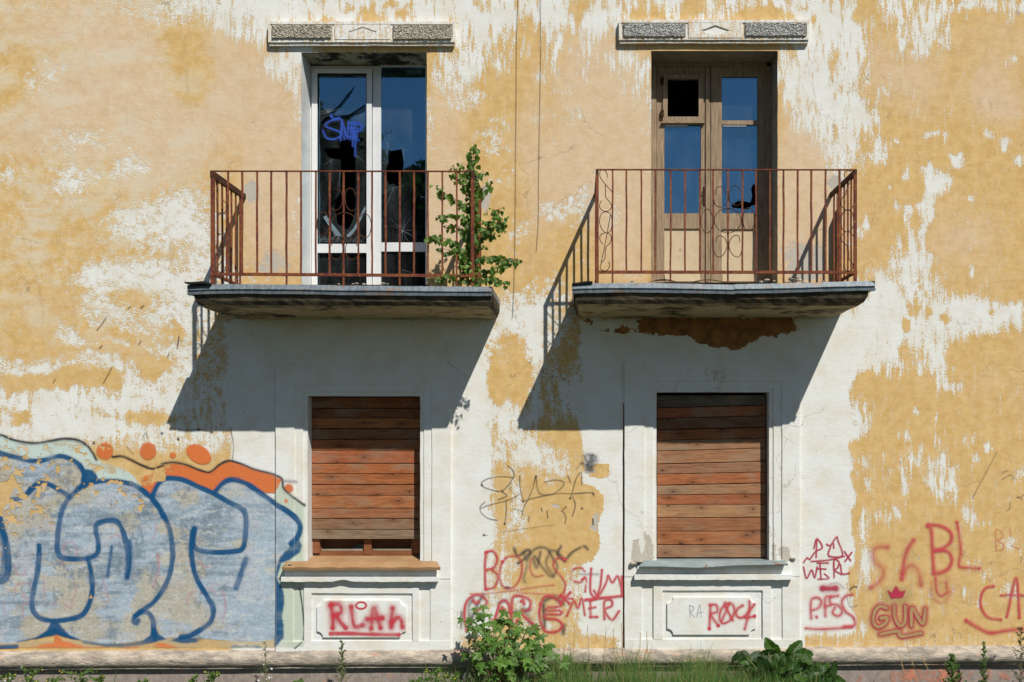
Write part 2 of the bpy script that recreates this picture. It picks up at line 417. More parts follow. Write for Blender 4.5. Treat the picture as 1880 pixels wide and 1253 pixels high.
M['sill_brown'] = mat_noise('brown_painted_sheet', (0.33, 0.19, 0.09, 1), (0.40, 0.25, 0.135, 1), 5, 0.55, 0.2, 0.003, c3=(0.28, 0.12, 0.05, 1), s3=7, th=(0.62, 0.72), spec=0.35)
M['sill_grey'] = mat_noise('grey_painted_sheet', (0.20, 0.25, 0.26, 1), (0.27, 0.32, 0.325, 1), 5, 0.5, 0.2, 0.003, c3=(0.22, 0.13, 0.10, 1), s3=4, th=(0.62, 0.66), spec=0.35)
M['black'] = mat_noise('tar_felt', (0.012, 0.012, 0.012, 1), (0.03, 0.028, 0.026, 1), 12, 0.9)
M['winframe'] = mat_noise('brown_window_paint', (0.20, 0.075, 0.03, 1), (0.27, 0.11, 0.05, 1), 9, 0.6, 0.3, 0.003, stretch=(0.3, 1, 2))
M['stone'] = mat_noise('broken_masonry', (0.30, 0.26, 0.22, 1), (0.5, 0.44, 0.36, 1), 20, 0.95, 0.8, 0.01)
M['cable'] = mat_noise('old_cable', (0.05, 0.04, 0.03, 1), (0.12, 0.09, 0.06, 1), 20, 0.8)
M['spray'] = mat_spray('spray_paint', 0.35); M['mural'] = mat_spray('mural_paint', 0.3)
M['leaf'] = mat_leaf('leaf'); M['grass'] = mat_leaf('grass_blade', 0.3)
M['bark'] = mat_noise('twig_bark', (0.09, 0.05, 0.03, 1), (0.16, 0.10, 0.06, 1), 40, 0.8)
M['stem'] = mat_noise('green_stem', (0.12, 0.14, 0.05, 1), (0.2, 0.2, 0.08, 1), 30, 0.8)
M['petalw'] = mat_noise('white_petal', (0.7, 0.7, 0.66, 1), (0.8, 0.8, 0.78, 1), 50, 0.7)
M['petaly'] = mat_noise('yellow_petal', (0.75, 0.5, 0.02, 1), (0.8, 0.6, 0.05, 1), 50, 0.7)
M['straw'] = mat_noise('dry_straw', (0.38, 0.25, 0.11, 1), (0.5, 0.36, 0.17, 1), 50, 0.85)
M['ground'] = mat_noise('rough_ground', (0.045, 0.04, 0.032, 1), (0.085, 0.075, 0.06, 1), 6, 0.95, 0.8, 0.03, c3=(0.035, 0.055, 0.022, 1), s3=1.2, th=(0.42, 0.55))
M['iron'] = mat_noise('rusty_angle_iron', (0.045, 0.02, 0.015, 1), (0.10, 0.04, 0.022, 1), 18, 0.85, 0.8, 0.005)

# ------------------------------------------------------------------ wall paint maps (all in facade coordinates = photo pixels on the wall plane)
# openings on the facade: x0, x1, y0, y1
DOOR_L = (553.5, 783.7, 97.0, 528.0); DOOR_R = (1195.8, 1427.5, 94.0, 524.0)
WIN_L = (565.3, 771.7, 727.6, 1036.0); WIN_R = (1205.3, 1411.7, 720.5, 1034.0)
SUR_L = (508.0, 827.7, 672.0, 1196.0); SUR_R = (1146.5, 1467.0, 665.0, 1196.0)

WHITE = [ # cx, cy, rx, ry, amplitude
 # top band
 (560,5,330,30,.62),(690,18,190,34,.55),(860,30,60,45,.55),(460,20,60,40,.45),(500,55,70,30,.42),(555,130,30,40,.45),(505,120,25,28,.42),
 (1040,12,130,32,.55),(1120,45,30,25,.3),(970,45,50,50,.34),(905,60,40,50,.38),(840,110,32,48,.5),(805,40,40,28,.4),
 (1310,10,190,26,.75),(1500,60,50,80,.8),(1515,150,45,80,.62),(1535,215,50,55,.62),(1585,215,26,24,.6),(1545,295,30,34,.55),(1535,340,20,30,.3),
 (1565,45,40,45,.4),(1560,110,26,60,.4),(1490,110,22,40,.5),(1445,125,20,40,.4),(1455,180,14,45,.5),
 (1635,20,22,40,.4),(1650,60,9,42,.55),(1684,35,20,50,.55),(1690,85,13,22,.5),(1728,40,17,45,.55),(1790,6,40,14,.8),(1845,30,12,28,.6),(1875,8,14,14,.6),(1705,50,9,30,.3),
 (1012,60,10,55,.45),(1022,95,6,40,.4),(1075,100,6,55,.45),(1085,55,18,40,.35),(1060,115,12,30,.3),(990,140,12,10,.4),
 (1150,110,45,22,.4),(1150,150,20,40,.35),(1185,175,12,50,.42),(1190,230,8,50,.3),
 # around the doors
 (540,110,26,34,.4),(548,200,8,60,.35),(545,420,8,60,.3),(840,115,28,20,.4),(850,150,10,22,.4),(845,190,26,24,.36),(805,150,14,30,.35),(790,230,9,60,.35),(868,110,22,32,.4),
 (905,240,26,24,.42),(900,270,28,22,.4),(880,190,12,14,.3),(990,215,22,12,.3),(1055,210,26,14,.34),(1030,165,22,14,.3),(925,120,12,30,.36),
 (1010,268,14,9,.4),(925,330,25,16,.34),(1040,385,40,24,.52),(1080,350,20,18,.35),(1015,375,20,14,.4),(890,340,12,16,.34),(1128,390,12,30,.3),
 (955,430,20,18,.3),(945,470,12,20,.28),
 # left field
 (245,420,34,26,.5),(225,400,28,16,.36),(330,385,55,30,.46),(300,415,50,30,.4),(265,300,30,14,.3),(160,258,42,14,.42),(135,325,40,24,.42),(225,315,26,22,.36),(95,130,40,14,.3),(70,150,20,12,.3),
 (20,330,16,18,.4),(130,345,30,14,.4),(360,430,40,26,.44),(380,480,30,24,.45),(240,515,80,34,.56),(330,515,90,36,.58),(175,500,30,16,.42),(200,560,36,24,.52),(245,590,60,18,.4),(330,590,34,30,.46),(360,560,40,50,.44),
 (130,620,24,16,.52),(210,632,36,10,.45),(300,640,36,16,.48),(345,655,20,20,.42),(165,655,16,12,.3),
 (15,675,30,14,.5),(100,680,80,10,.5),(60,668,30,9,.4),(190,665,40,14,.4),(230,690,60,20,.4),(60,740,90,28,.8),(200,740,100,30,.75),(290,720,60,40,.5),(350,700,40,60,.36),(110,785,120,18,.7),(300,790,70,30,.4),(240,800,80,26,.45),(380,790,40,40,.36),(10,800,60,30,.6),
 (410,640,24,60,.35),(400,760,20,60,.40),
 # band at right, y ~580
 (1640,600,70,28,.85),(1600,640,40,34,.62),(1720,590,90,26,.85),(1800,590,60,22,.62),(1640,545,30,40,.6),(1680,520,18,60,.7),(1715,545,26,36,.6),(1610,520,20,20,.4),(1620,555,20,26,.5),(1605,500,9,18,.45),(1700,430,8,55,.55),(1675,450,9,36,.6),(1675,480,30,9,.6),(1640,478,12,26,.4),(1668,400,6,16,.4),
 (1845,570,34,14,.5),(1872,585,10,22,.6),(1775,555,24,16,.4),(1610,665,9,26,.6),(1633,670,9,24,.5),(1650,665,7,20,.4),(1722,670,13,38,.7),(1690,675,16,12,.4),(1700,640,30,20,.5),(1755,708,8,12,.55),(1580,675,14,22,.5),(1560,600,60,60,.9),
 # right field patches
 (1612,278,13,24,.75),(1628,280,7,16,.5),(1622,165,12,8,.55),(1705,246,10,9,.8),(1722,241,14,5,.5),(1734,255,4,16,.5),(1645,266,8,7,.6),(1755,297,9,9,.8),(1769,296,5,9,.7),(1869,293,9,12,.75),(1849,262,7,12,.7),(1828,247,7,8,.6),(1814,248,5,7,.45),(1872,105,8,14,.5),(1855,115,10,9,.4),(1733,168,5,4,.6),
 (1722,335,18,18,.85),(1705,355,8,22,.7),(1699,395,6,30,.6),(1687,385,5,16,.6),(1649,382,7,14,.65),(1669,383,6,7,.6),(1662,315,5,9,.7),(1629,343,5,8,.6),(1590,405,10,16,.5),(1582,420,8,10,.5),(1700,310,4,5,.4),(1715,310,5,9,.5),(1786,365,5,5,.4),(1788,498,5,10,.6),(1648,450,6,18,.45),
 (1560,430,10,26,.4),(1604,285,14,8,.3),
 # right, lower
 (1735,710,9,8,.6),(1765,700,5,14,.5),(1678,750,5,6,.6),(1714,765,3,14,.4),(1572,735,9,28,.6),(1585,770,16,26,.7),(1570,800,14,14,.6),(1565,850,14,26,.6),(1600,855,16,16,.5),(1655,795,15,9,.5),(1722,812,6,22,.55),(1700,820,5,16,.35),(1775,812,6,9,.5),(1791,805,4,9,.5),(1817,820,8,9,.65),(1785,845,10,16,.4),(1680,845,14,9,.4),(1665,880,10,24,.45),(1730,870,20,30,.55),(1735,900,24,24,.5),(1655,900,9,9,.4),(1640,868,6,6,.4),
 (1600,905,8,22,.5),(1620,935,9,30,.5),(1650,945,14,16,.5),(1720,915,9,12,.4),(1775,950,7,22,.5),(1800,955,9,9,.5),(1870,870,12,10,.45),(1590,960,14,30,.4),(1580,1000,20,30,.4),(1585,1040,18,30,.35),(1640,980,9,30,.3),
 (1770,1040,10,18,.4),(1815,1050,14,14,.4),(1790,1030,12,9,.35),(1860,1000,20,12,.45),(1850,1090,16,16,.5),(1790,1095,20,16,.45),(1700,1090,16,14,.4),(1760,1080,14,9,.35),(1800,1110,9,5,.5),(1745,1122,9,5,.5),(1785,1169,7,3,.6),(1708,1168,6,3,.5),(1582,1160,10,12,.5),
 # centre column
 (960,760,100,50,.5),(960,600,70,40,.4),(1062,720,26,90,.35),(1010,690,30,50,.35),(985,670,14,60,.4),
 (960,560,30,26,.55),(1000,560,36,34,.5),(935,600,26,26,.45),(970,640,40,16,.35),(905,640,16,40,.6),(1040,600,30,40,.35),(975,610,26,16,.5),(1025,520,16,20,.35),(925,690,12,30,.3),(1045,690,26,30,.45),(1080,700,26,60,.6),(1085,640,22,30,.45),
 (960,760,50,30,.35),(920,800,14,40,.4),(975,820,30,30,.42),(990,850,40,24,.45),(1025,860,20,16,.42),(1000,1040,0.1,0.1,0),(900,880,12,50,.35),(945,910,12,40,.38),(960,970,14,30,.4),(930,960,24,30,.35),(920,1010,20,30,.35),(930,1040,30,20,.4),(1010,890,10,8,.5),
 (900,1080,40,30,.5),(1060,1070,20,30,.4),(1100,1050,40,40,.6),(1100,1100,40,40,.6),(1010,1130,60,30,.4),(940,1110,40,26,.4),(1100,1150,40,12,.5),(860,1130,40,40,.6),(985,1160,60,8,.3),
]
NOWHITE = [ (938,632,30,18,.5),(912,700,16,42,.6),(930,720,22,14,.4),(958,708,16,26,.5),(1055,650,24,40,.4),(1030,790,60,22,.35),(1010,740,14,30,.3),(40,698,22,12,.7),(82,703,13,8,.7),(143,697,44,15,.8),(202,702,14,14,.6),(14,716,7,6,.5),(37,767,15,10,.7),(272,765,40,11,.6),(180,760,14,10,.4),(245,552,34,15,.6),(275,680,20,14,.5),(322,612,14,16,.5),(232,645,40,9,.4),
 (1412,25,26,12,.9),(1365,22,14,12,.8),(1270,14,12,16,.7),(1180,22,26,12,.4),(1060,14,16,20,.5),(675,22,14,18,.8),(740,22,9,12,.6),(610,40,9,14,.5),(640,20,8,10,.4),(715,5,10,8,.5),(890,15,12,14,.5),(955,40,12,26,.5),(870,5,8,9,.4),(1530,115,12,28,.5),(1475,14,10,10,.4),(1588,20,14,24,.4),(1492,35,6,6,.5),
 (1665,590,9,14,.7),(1680,570,6,10,.7),(1700,575,8,9,.6),(1732,585,9,9,.6),(1815,575,8,6,.4),(1590,700,16,24,.5),(1575,815,14,12,.6),(1575,860,9,9,.4),
 (1545,470,10,60,.3)]
BEIGE = [ # soft pinkish-beige bleaching of the yellow coat
 (80,90,110,90,.55),(230,120,120,120,.75),(180,200,110,60,.55),(250,230,90,120,.7),(330,260,50,60,.55),(400,110,30,60,.35),(420,180,50,50,.4),(60,260,80,60,.35),(80,560,70,60,.4),(50,470,40,60,.2),(420,30,60,40,.3),
 (500,200,60,120,.65),(520,330,50,110,.7),(500,430,50,70,.6),(820,300,50,120,.6),(820,430,50,80,.7),(830,170,40,40,.4),(1120,210,80,130,.75),(1080,120,60,60,.5),(1150,400,50,120,.75),(1140,300,60,80,.6),(960,230,40,60,.4),(1040,310,50,60,.5),(980,400,40,60,.45),
 (1480,220,40,120,.8),(1480,380,60,100,.75),(1480,460,50,60,.7),(1640,140,60,60,.5),(1690,170,50,60,.5),(1800,60,60,40,.35),(1840,130,50,60,.55),(1810,190,30,40,.6),(1860,200,30,30,.6),(1600,90,30,40,.3),(1730,60,40,30,.2),
 (1740,430,60,60,.45),(1800,430,60,50,.4),(1610,430,40,40,.35),(1830,520,50,30,.3),(1640,500,30,20,.3),(1750,760,80,50,.4),(1830,720,60,40,.35),(1650,720,50,30,.25),(1680,980,60,40,.15),(1800,900,60,40,.2),
 (950,500,40,40,.3),(110,400,60,50,.1),(960,690,40,60,.1),(1010,760,40,50,.05)]
YELLOW = [(0,130,70,40,.6),(120,92,50,12,.7),(20,150,40,30,.5),(335,80,50,60,.6),(350,140,40,30,.6),(340,180,26,26,.5),(285,238,16,18,.6),(120,198,30,8,.6),(200,305,18,22,.5),(60,420,80,80,.5),(900,480,40,50,.4),(900,180,30,40,.4)]
GREY = [ # exposed cement
 (1168,1010,7,20,.9),(1187,1000,6,28,.9),(1178,1026,18,7,.7),(1421,1012,5,24,.75),(1441,1015,11,14,.8),(1452,1026,10,6,.6),(1198,1012,3,18,.5),
 (1452,470,34,44,.52),(1485,490,26,32,.5),(1510,470,20,40,.4),(470,480,40,36,.42),(520,490,30,34,.42),(1115,480,26,26,.3),(560,450,8,70,.3),
 (1097,958,7,22,.75),(1022,928,9,5,.7),(1083,862,12,6,.8),(1090,972,8,5,.6),(1560,575,14,14,.3),
 (462,352,15,20,1.0),(890,365,14,26,.8),(1532,338,13,13,1.3),(1092,352,6,10,.6),(10,205,0.1,0.1,0),
 (545,800,0.1,0.1,0),(830,470,30,30,.25)]
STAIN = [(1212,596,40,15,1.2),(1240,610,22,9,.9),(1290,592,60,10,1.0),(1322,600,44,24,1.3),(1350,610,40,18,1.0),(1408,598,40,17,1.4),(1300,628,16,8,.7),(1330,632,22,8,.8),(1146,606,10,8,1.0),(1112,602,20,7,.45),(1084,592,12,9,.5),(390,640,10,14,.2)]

def blobs(X, Y, L, pw=1.3):
    s = np.zeros_like(X)
    for cx, cy, rx, ry, a in L:
        bx, by = rx*1.9, ry*1.9
        m = (np.abs(X-cx) < bx*1.4) & (np.abs(Y-cy) < by*1.4)
        if not m.any(): continue
        d2 = ((X[m]-cx)/rx)**2+((Y[m]-cy)/ry)**2
        s[m] += a*np.exp(-0.62*d2**pw)
    return s

def wallmask(X, Y):
    X = np.asarray(X, float); Y = np.asarray(Y, float)
    # warp so that patches get ragged outlines
    wx = (fbm(X, Y, 46, 40, 11, 4)-0.5)*46; wy = (fbm(X, Y, 40, 46, 31, 4)-0.5)*46
    Xw, Yw = X+wx*0.75, Y+wy*0.75
    W = blobs(Xw, Yw, WHITE)
    W = 0.86*(1-np.exp(-W*1.25))
    # base speckle level varies; medium scale tatters, vertical towards the top and the right
    vert = np.clip(sstep(300, 40, Y)*sstep(230, 480, X)+sstep(1000, 1500, X)*0.8+sstep(640, 740, Y)*0.5, 0, 1)
    tat = (fbm(X, Y, 15, 13, 61, 4, 0.65)-0.5)*0.7*(1-vert)+(fbm(X, Y, 7, 34, 63, 4, 0.6)-0.5)*1.15*vert
    W += 0.13+0.16*(fbm(X, Y, 120, 90, 51, 4)-0.5)*2+tat*(0.50+0.55*np.clip(W*1.6, 0, 1))
    # outside the photograph: random large patches
    out = np.maximum.reduce([sstep(0, -60, X), sstep(1880, 1940, X), sstep(0, -60, Y)])
    W = W*(1-out)+out*(sstep(0.5, 0.64, fbm(X, Y, 170, 120, 71, 4))*0.7+0.15)
    # solid white paint around the ground floor windows
    ed = (fbm(X, Y, 60, 38, 91, 5)-0.5)*70
    ed2 = (fbm(X, Y, 60, 38, 95, 5)-0.5)*50
    def band(x0, x1, y0, y1, e0, e1, soft=14):
        return sstep(x0-soft, x0+soft, X+e0)*sstep(x1+soft, x1-soft, X+e1)*sstep(y0-10, y0+10, Y)*sstep(y1+8, y1-8, Y)
    solid = np.maximum(band(425, 892, 588, 1200, ed2*0.4, ed2*0.75+(fbm(X, Y, 14, 30, 97, 4)-0.5)*26, 16), band(1070, 1562, 588, 1200, ed*0.55, ed*0.5, 8))
    solid = np.maximum(solid, band(1010, 1090, 588, 660, ed, ed2)*0.0)
    W = W*(1-solid)+solid*1.25
    # below the windows the yellow comes back right above the plinth
    low = sstep(1150, 1178, Y+(fbm(X, Y, 50, 30, 41, 3)-0.5)*20)*np.maximum(sstep(1470, 1480, X), sstep(1146, 1130, X)*sstep(790, 870, X))
    W = W*(1-low)+0.3*low
    # big peeled patch beside the centre tag
    c1 = inpoly(Xw*0.5+X*0.5, Yw*0.5+Y*0.5, [(985,905),(1060,880),(1085,890),(1110,912),(1105,960),(1100,1000),(1090,1030),(1060,1035),(1010,1030),(975,1010),(975,930)])
    W = np.where(c1, 0.12, W)
    c2 = inpoly(X*0.6+Xw*0.4, Y*0.6+Yw*0.4, [(1078,856),(1100,850),(1118,853),(1120,872),(1108,878),(1085,874)])
    W = np.where(c2, 0.0, W)
    # pale coat left on the underside of the second balcony
    W -= blobs(Xw, Yw, NOWHITE)*1.0
    core = np.maximum(band(425, 885, 588, 1200, ed2*0.4, ed2*0.3, 12)*0, 0)
    G = 0.12+blobs(X, Y, BEIGE, 1.0)*(0.86-0.22*sstep(1480, 1600, X))-blobs(X+wx*0.6, Y+wy*0.4, YELLOW, 1.0)
    low2 = sstep(600, 900, Y); G = G*(1-0.6*low2)
    B = blobs(Xw*0.5+X*0.5, Yw*0.5+Y*0.5, GREY)
    S = blobs(Xw, Yw, STAIN)
    streak = np.clip(sstep(330, 60, Y)*sstep(200, 480, X)+sstep(1000, 1500, X)*0.62+sstep(620, 720, Y)*0.45, 0, 0.92)
    soft = np.clip(sstep(520, 250, X)*sstep(760, 500, Y)*0.9, 0.0, 0.9)*0.75
    one = np.ones_like(X)
    return (np.stack([W, G, B, one], -1).astype(np.float32), np.stack([S, streak, soft, one], -1).astype(np.float32))

def set_masks(me, force=None):
    n = len(me.vertices); co = np.empty(n*3); me.vertices.foreach_get('co', co); co = co.reshape(-1, 3)
    px = (co[:, 0]-CAMX)*185+VX; py = VY-(co[:, 2]-CAMZ)*185
    a, b = wallmask(px, py)
    if force is not None:
        a[:, 0] = force+a[:, 0]*0.25; a[:, 1] = 0.9; a[:, 2] *= 0.0 if force > 0.5 else 1
    for nm, arr in (('mask', a), ('mask2', b)):
        at = me.attributes.new(nm, 'FLOAT_COLOR', 'POINT'); at.data.foreach_set('color', arr.ravel())

HOUSE = empty('apartment_house', (0, 0, -0.3), 'two storey house front of peeling yellow and white plaster with two balconies and boarded windows', 'house')

def axis(lo, hi, step, extra):
    a = list(np.arange(lo, hi+0.01, step)); 
    for e in extra:
        i = min(range(len(a)), key=lambda k: abs(a[k]-e)); a[i] = e
    return np.array(a)

def build_wall():
    xs = np.concatenate([np.arange(-420, -5, 14), axis(0, 1880, 2.5, [DOOR_L[0], DOOR_L[1], DOOR_R[0], DOOR_R[1], WIN_L[0], WIN_L[1], WIN_R[0], WIN_R[1]]), np.arange(1890, 2310, 14)])
    ys = np.concatenate([np.arange(-420, -5, 14), axis(0, 1205, 2.5, [DOOR_L[2], DOOR_L[3], DOOR_R[2], DOOR_R[3], WIN_L[2], WIN_L[3], WIN_R[2], WIN_R[3]])])
    nx, ny = len(xs), len(ys)
    X, Y = np.meshgrid(xs, ys)
    # unevenness of the render
    dep = (fbm(X, Y, 160, 120, 5, 3)-0.5)*0.008
    edge = np.ones_like(X)
    V = np.stack([CAMX+(X-VX)/185, dep*edge, CAMZ-(Y-VY)/185], -1).reshape(-1, 3)
    cxm = (xs[:-1]+xs[1:])/2; cym = (ys[:-1]+ys[1:])/2
    CX, CY = np.meshgrid(cxm, cym)
    keep = np.ones_like(CX, bool)
    for r in (DOOR_L, DOOR_R, WIN_L, WIN_R):
        keep &= ~((CX > r[0]) & (CX < r[1]) & (CY > r[2]) & (CY < r[3]))
    for r in (SUR_L, SUR_R):
        keep &= ~((CX > r[0]+12) & (CX < r[1]-12) & (CY > r[2]+12) & (CY < r[3]-12))
    j, i = np.nonzero(keep); a = j*nx+i
    F = np.stack([a, a+nx, a+nx+1, a+1], -1)
    me = bpy.data.meshes.new('wall')
    me.vertices.add(len(V)); me.vertices.foreach_set('co', V.ravel())
    nf = len(F); me.loops.add(nf*4); me.loops.foreach_set('vertex_index', F.ravel())
    me.polygons.add(nf); me.polygons.foreach_set('loop_start', np.arange(nf)*4); me.polygons.foreach_set('loop_total', np.full(nf, 4))
    me.update(calc_edges=True); me.validate()
    set_masks(me)
    me.polygons.foreach_set('use_smooth', [True]*nf)
    return put('wall', me, M['wall'], HOUSE)
WALL = build_wall()

# relief built of rectangular steps, every piece subdivided a little so that its edges wander
def relief(name, xs, ys, depth, hole=None, mat=None, parent=None, step=9.0, jit=0.55, base=-0.012, mats=True, D0=0.0, label=None, tilt=0.0, force=None):
    def sub(a):
        out = []
        for u, v in zip(a[:-1], a[1:]):
            n = max(1, int(round((v-u)/step))); out += [u+(v-u)*k/n for k in range(n)]
        return np.array(out+[a[-1]])
    X, Y = sub(sorted(xs)), sub(sorted(ys))
    nx, ny = len(X)-1, len(Y)-1
    mb = MB(); cache = {}
    xm = 0.5*(X[0]+X[-1])
    def vert(i, j, d):
        k = (i, j, round(d, 5))
        if k not in cache:
            jx = (float(fbm(np.array([X[i]]), np.array([Y[j]]), 22, 22, 3, 2)[0])-0.5)*2*jit
            jz = (float(fbm(np.array([X[i]+99]), np.array([Y[j]+55]), 22, 22, 8, 2)[0])-0.5)*2*jit
            p = P(X[i]+jx, Y[j]+jz+tilt*(X[i]-xm), 0); cache[k] = len(mb.v); mb.v.append((p.x, -(d+D0)-jx*0.0012, p.z))
        return cache[k]
    D = [[None]*nx for _ in range(ny)]
    for j in range(ny):
        for i in range(nx):
            cx, cy = (X[i]+X[i+1])/2, (Y[j]+Y[j+1])/2
            if hole and hole[0] < cx < hole[1] and hole[2] < cy < hole[3]: continue
            D[j][i] = depth(cx, cy)
    g = lambda j, i: D[j][i] if 0 <= j < ny and 0 <= i < nx and D[j][i] is not None else base
    for j in range(ny):
        for i in range(nx):
            d = D[j][i]
            if d is None: continue
            mb.f.append((vert(i, j+1, d), vert(i+1, j+1, d), vert(i+1, j, d), vert(i, j, d)))
            for (dj, di, a, b) in ((-1, 0, (i, j), (i+1, j)), (1, 0, (i+1, j+1), (i, j+1)), (0, -1, (i, j+1), (i, j)), (0, 1, (i+1, j), (i+1, j+1))):
                e = g(j+dj, i+di)
                if d > e+1e-6:
                    mb.f.append((vert(*a, d), vert(*b, d), vert(*b, e), vert(*a, e)))
    me = mb.mesh(name)
    if mats: set_masks(me, force)
    return put(name, me, mat or M['wall'], parent, label)

# ------------------------------------------------------------------ door reveals and rooms
def reveal(rect, depth, name, label=None, parent=None, mat=None, front=0.0):
    x0, x1, y0, y1 = rect; mb = MB()
    a, b, c, d = P(x0, y1), P(x1, y1), P(x1, y0), P(x0, y0)
    def strip(p, q, n=14, m=4):
        b0 = len(mb.v)
        for i in range(n+1):
            for k in range(m+1):
                v = p+(q-p)*i/n; mb.v.append((v.x, -front+(depth+front)*k/m, v.z))
        for i in range(n):
            for k in range(m):
                A = b0+i*(m+1)+k; mb.f.append((A, A+1, A+m+2, A+m+1))
    strip(d, a); strip(b, c); strip(c, d); strip(a, b)
    me = mb.mesh(name); n = len(me.vertices)
    set_masks(me)
    return put(name, me, mat or M['wall'], parent or HOUSE, label)

def room(rect, y0, y1, name, pad=120, padt=40, padb=0):
    x0, x1, t, b = rect; A = P(x0-pad, b+padb); B = P(x1+pad, t-padt)
    mb = MB(); X0, X1, Z0, Z1 = A.x, B.x, A.z, B.z
    # five inner faces plus the front face with the opening
    mb.add([(X0,y0,Z0),(X1,y0,Z0),(X1,y0,Z1),(X0,y0,Z1),(X0,y1,Z0),(X1,y1,Z0),(X1,y1,Z1),(X0,y1,Z1)],
           [(4,5,6,7),(0,4,7,3),(5,1,2,6),(3,7,6,2),(0,1,5,4)])
    p, q = P(x0, b), P(x1, t)
    mb.add([(X0,y0,Z0),(p.x,y0,Z0),(p.x,y0,Z1),(X0,y0,Z1)], [(0,1,2,3)])
    mb.add([(q.x,y0,Z0),(X1,y0,Z0),(X1,y0,Z1),(q.x,y0,Z1)], [(0,1,2,3)])
    mb.add([(p.x,y0,q.z),(q.x,y0,q.z),(q.x,y0,Z1),(p.x,y0,Z1)], [(0,1,2,3)])
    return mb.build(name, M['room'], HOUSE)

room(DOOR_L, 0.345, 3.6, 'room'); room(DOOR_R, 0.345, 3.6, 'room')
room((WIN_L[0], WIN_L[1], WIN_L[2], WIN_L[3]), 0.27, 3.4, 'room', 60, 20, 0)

# ------------------------------------------------------------------ left door: white plastic, broken panes
DL = -0.32
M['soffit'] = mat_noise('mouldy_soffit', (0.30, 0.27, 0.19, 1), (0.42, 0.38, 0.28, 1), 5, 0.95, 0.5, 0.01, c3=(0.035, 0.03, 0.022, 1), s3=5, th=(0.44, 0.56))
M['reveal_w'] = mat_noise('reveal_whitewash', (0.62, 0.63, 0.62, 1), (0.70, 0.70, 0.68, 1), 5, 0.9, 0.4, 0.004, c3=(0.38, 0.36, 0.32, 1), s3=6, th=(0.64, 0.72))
M['reveal_g'] = mat_noise('reveal_grey', (0.25, 0.21, 0.165, 1), (0.36, 0.31, 0.24, 1), 6, 0.9, 0.4, 0.006)
def reveals(rect, depth, m_side, m_top, parent):
    x0, x1, y0, y1 = rect
    mb = MB(); a, d = P(x0, y1), P(x0, y0); b, c = P(x1, y1), P(x1, y0)
    t = 0.004
    def wall(p, q, s):
        n = 16
        for i in range(n):
            u, v = p+(q-p)*i/n, p+(q-p)*(i+1)/n
            w0 = s*0.004*math.sin(i*1.9+p.x); w1 = s*0.004*math.sin((i+1)*1.9+p.x)
            mb.add([(u.x+w0, -0.003, u.z), (v.x+w1, -0.003, v.z), (v.x, depth, v.z), (u.x, depth, u.z)], [(0,1,2,3)])
    wall(a, d, -1); mb.build('reveal', m_side, parent); mb = MB(); wall(b, c, 1)
    mb.build('reveal', m_side, parent)
    mb = MB(); mb.add([(d.x,-0.003,d.z),(c.x,-0.003,c.z),(c.x,depth,c.z),(d.x,depth,d.z)], [(0,1,2,3)])
    mb.build('soffit', m_top, parent)
    mb = MB(); mb.add([(a.x,-0.003,a.z),(b.x,-0.003,b.z),(b.x,depth,b.z),(a.x,depth,a.z)], [(0,1,2,3)])
    mb.build('threshold', M['stone'], parent)

door = bpy.data.objects.new('balcony_door', None)
def part_root(name, mb, mat, label): return mb.build(name, mat, HOUSE, label)

fr = MB()   # fixed frame and mullion
fr.pbox(563, 574, 121.5, 523, DL, DL-0.06); fr.pbox(574, 700, 121.5, 128, DL, DL-0.06); fr.pbox(684.5, 699.4, 128, 523, DL, DL-0.06)
fr.pbox(699.4, 795, 117, 123, DL, DL-0.06); fr.pbox(781, 795, 123, 523, DL, DL-0.06); fr.pbox(699.4, 781, 445.5, 462, DL+0.004, DL-0.05)
PVC = part_root('balcony_door', fr, M['pvc'], 'white plastic balcony door with smashed panes and blue graffiti')
sh = MB()   # opening sash, proud of the frame
sh.pbox(572.5, 582.6, 126.5, 523, DL+0.022, DL-0.04); sh.pbox(582.6, 673, 126.5, 134.4, DL+0.022, DL-0.04)
sh.pbox(673, 682.5, 126.5, 523, DL+0.022, DL-0.04); sh.pbox(582.6, 673, 448.2, 464.5, DL+0.022, DL-0.04)
sh.build('sash', M['pvc'], PVC)
gk = MB()
for (x0, x1, y0, y1) in ((582.6, 673, 134.4, 448.2), (582.6, 673, 464.5, 523)):
    for q in ((x0, x0+1.2, y0, y1), (x1-1.2, x1, y0, y1), (x0, x1, y0, y0+1.4), (x0, x1, y1-1.2, y1)): gk.pbox(*q, DL+0.012, DL-0.02)
gk.build('gasket', M['black'], PVC)
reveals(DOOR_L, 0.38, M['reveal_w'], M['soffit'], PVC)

def pane(outer, holes, D, name, mat, parent, cx, cs, th=0.004, label=None):
    """outer/holes given in zoom-crop coordinates: photo = off + p/scale"""
    ox, oy = cx
    def cv(u, v): p = P(ox+u/cs, oy+v/cs, D); return (p.x, p.z)
    mb = MB(); prism(mb, outer, holes, -D, -D+th, cv); return mb.build(name, mat, parent, label)
CO, CSC = (570, 110), 2.983
slit = [(103,292),(160,245),(200,190),(248,140),(215,205),(165,265),(125,296)]
holeA = [(55,345),(80,318),(118,298),(135,308),(215,300),(260,268),(300,243),(301,285),(228,315),(218,345),(240,425),(298,430),(270,465),(298,478),(255,508),(248,560),(250,820),(225,905),(185,955),(165,958),(120,890),(100,800),(160,740),(162,550),(120,545),(78,520),(75,485),(150,480),(150,440),(75,400)]
rectL = [(36,70),(309,70),(309,1008),(36,1008)]
pane(rectL, [slit, holeA], DL-0.012, 'glass_pane', M['glass'], PVC, CO, CSC, label='shattered outer pane of the white door')
holeI = [(165,450),(195,432),(240,470),(244,560),(244,860),(205,930),(150,900),(130,800),(168,700),(165,548),(95,535),(84,492),(160,485)]
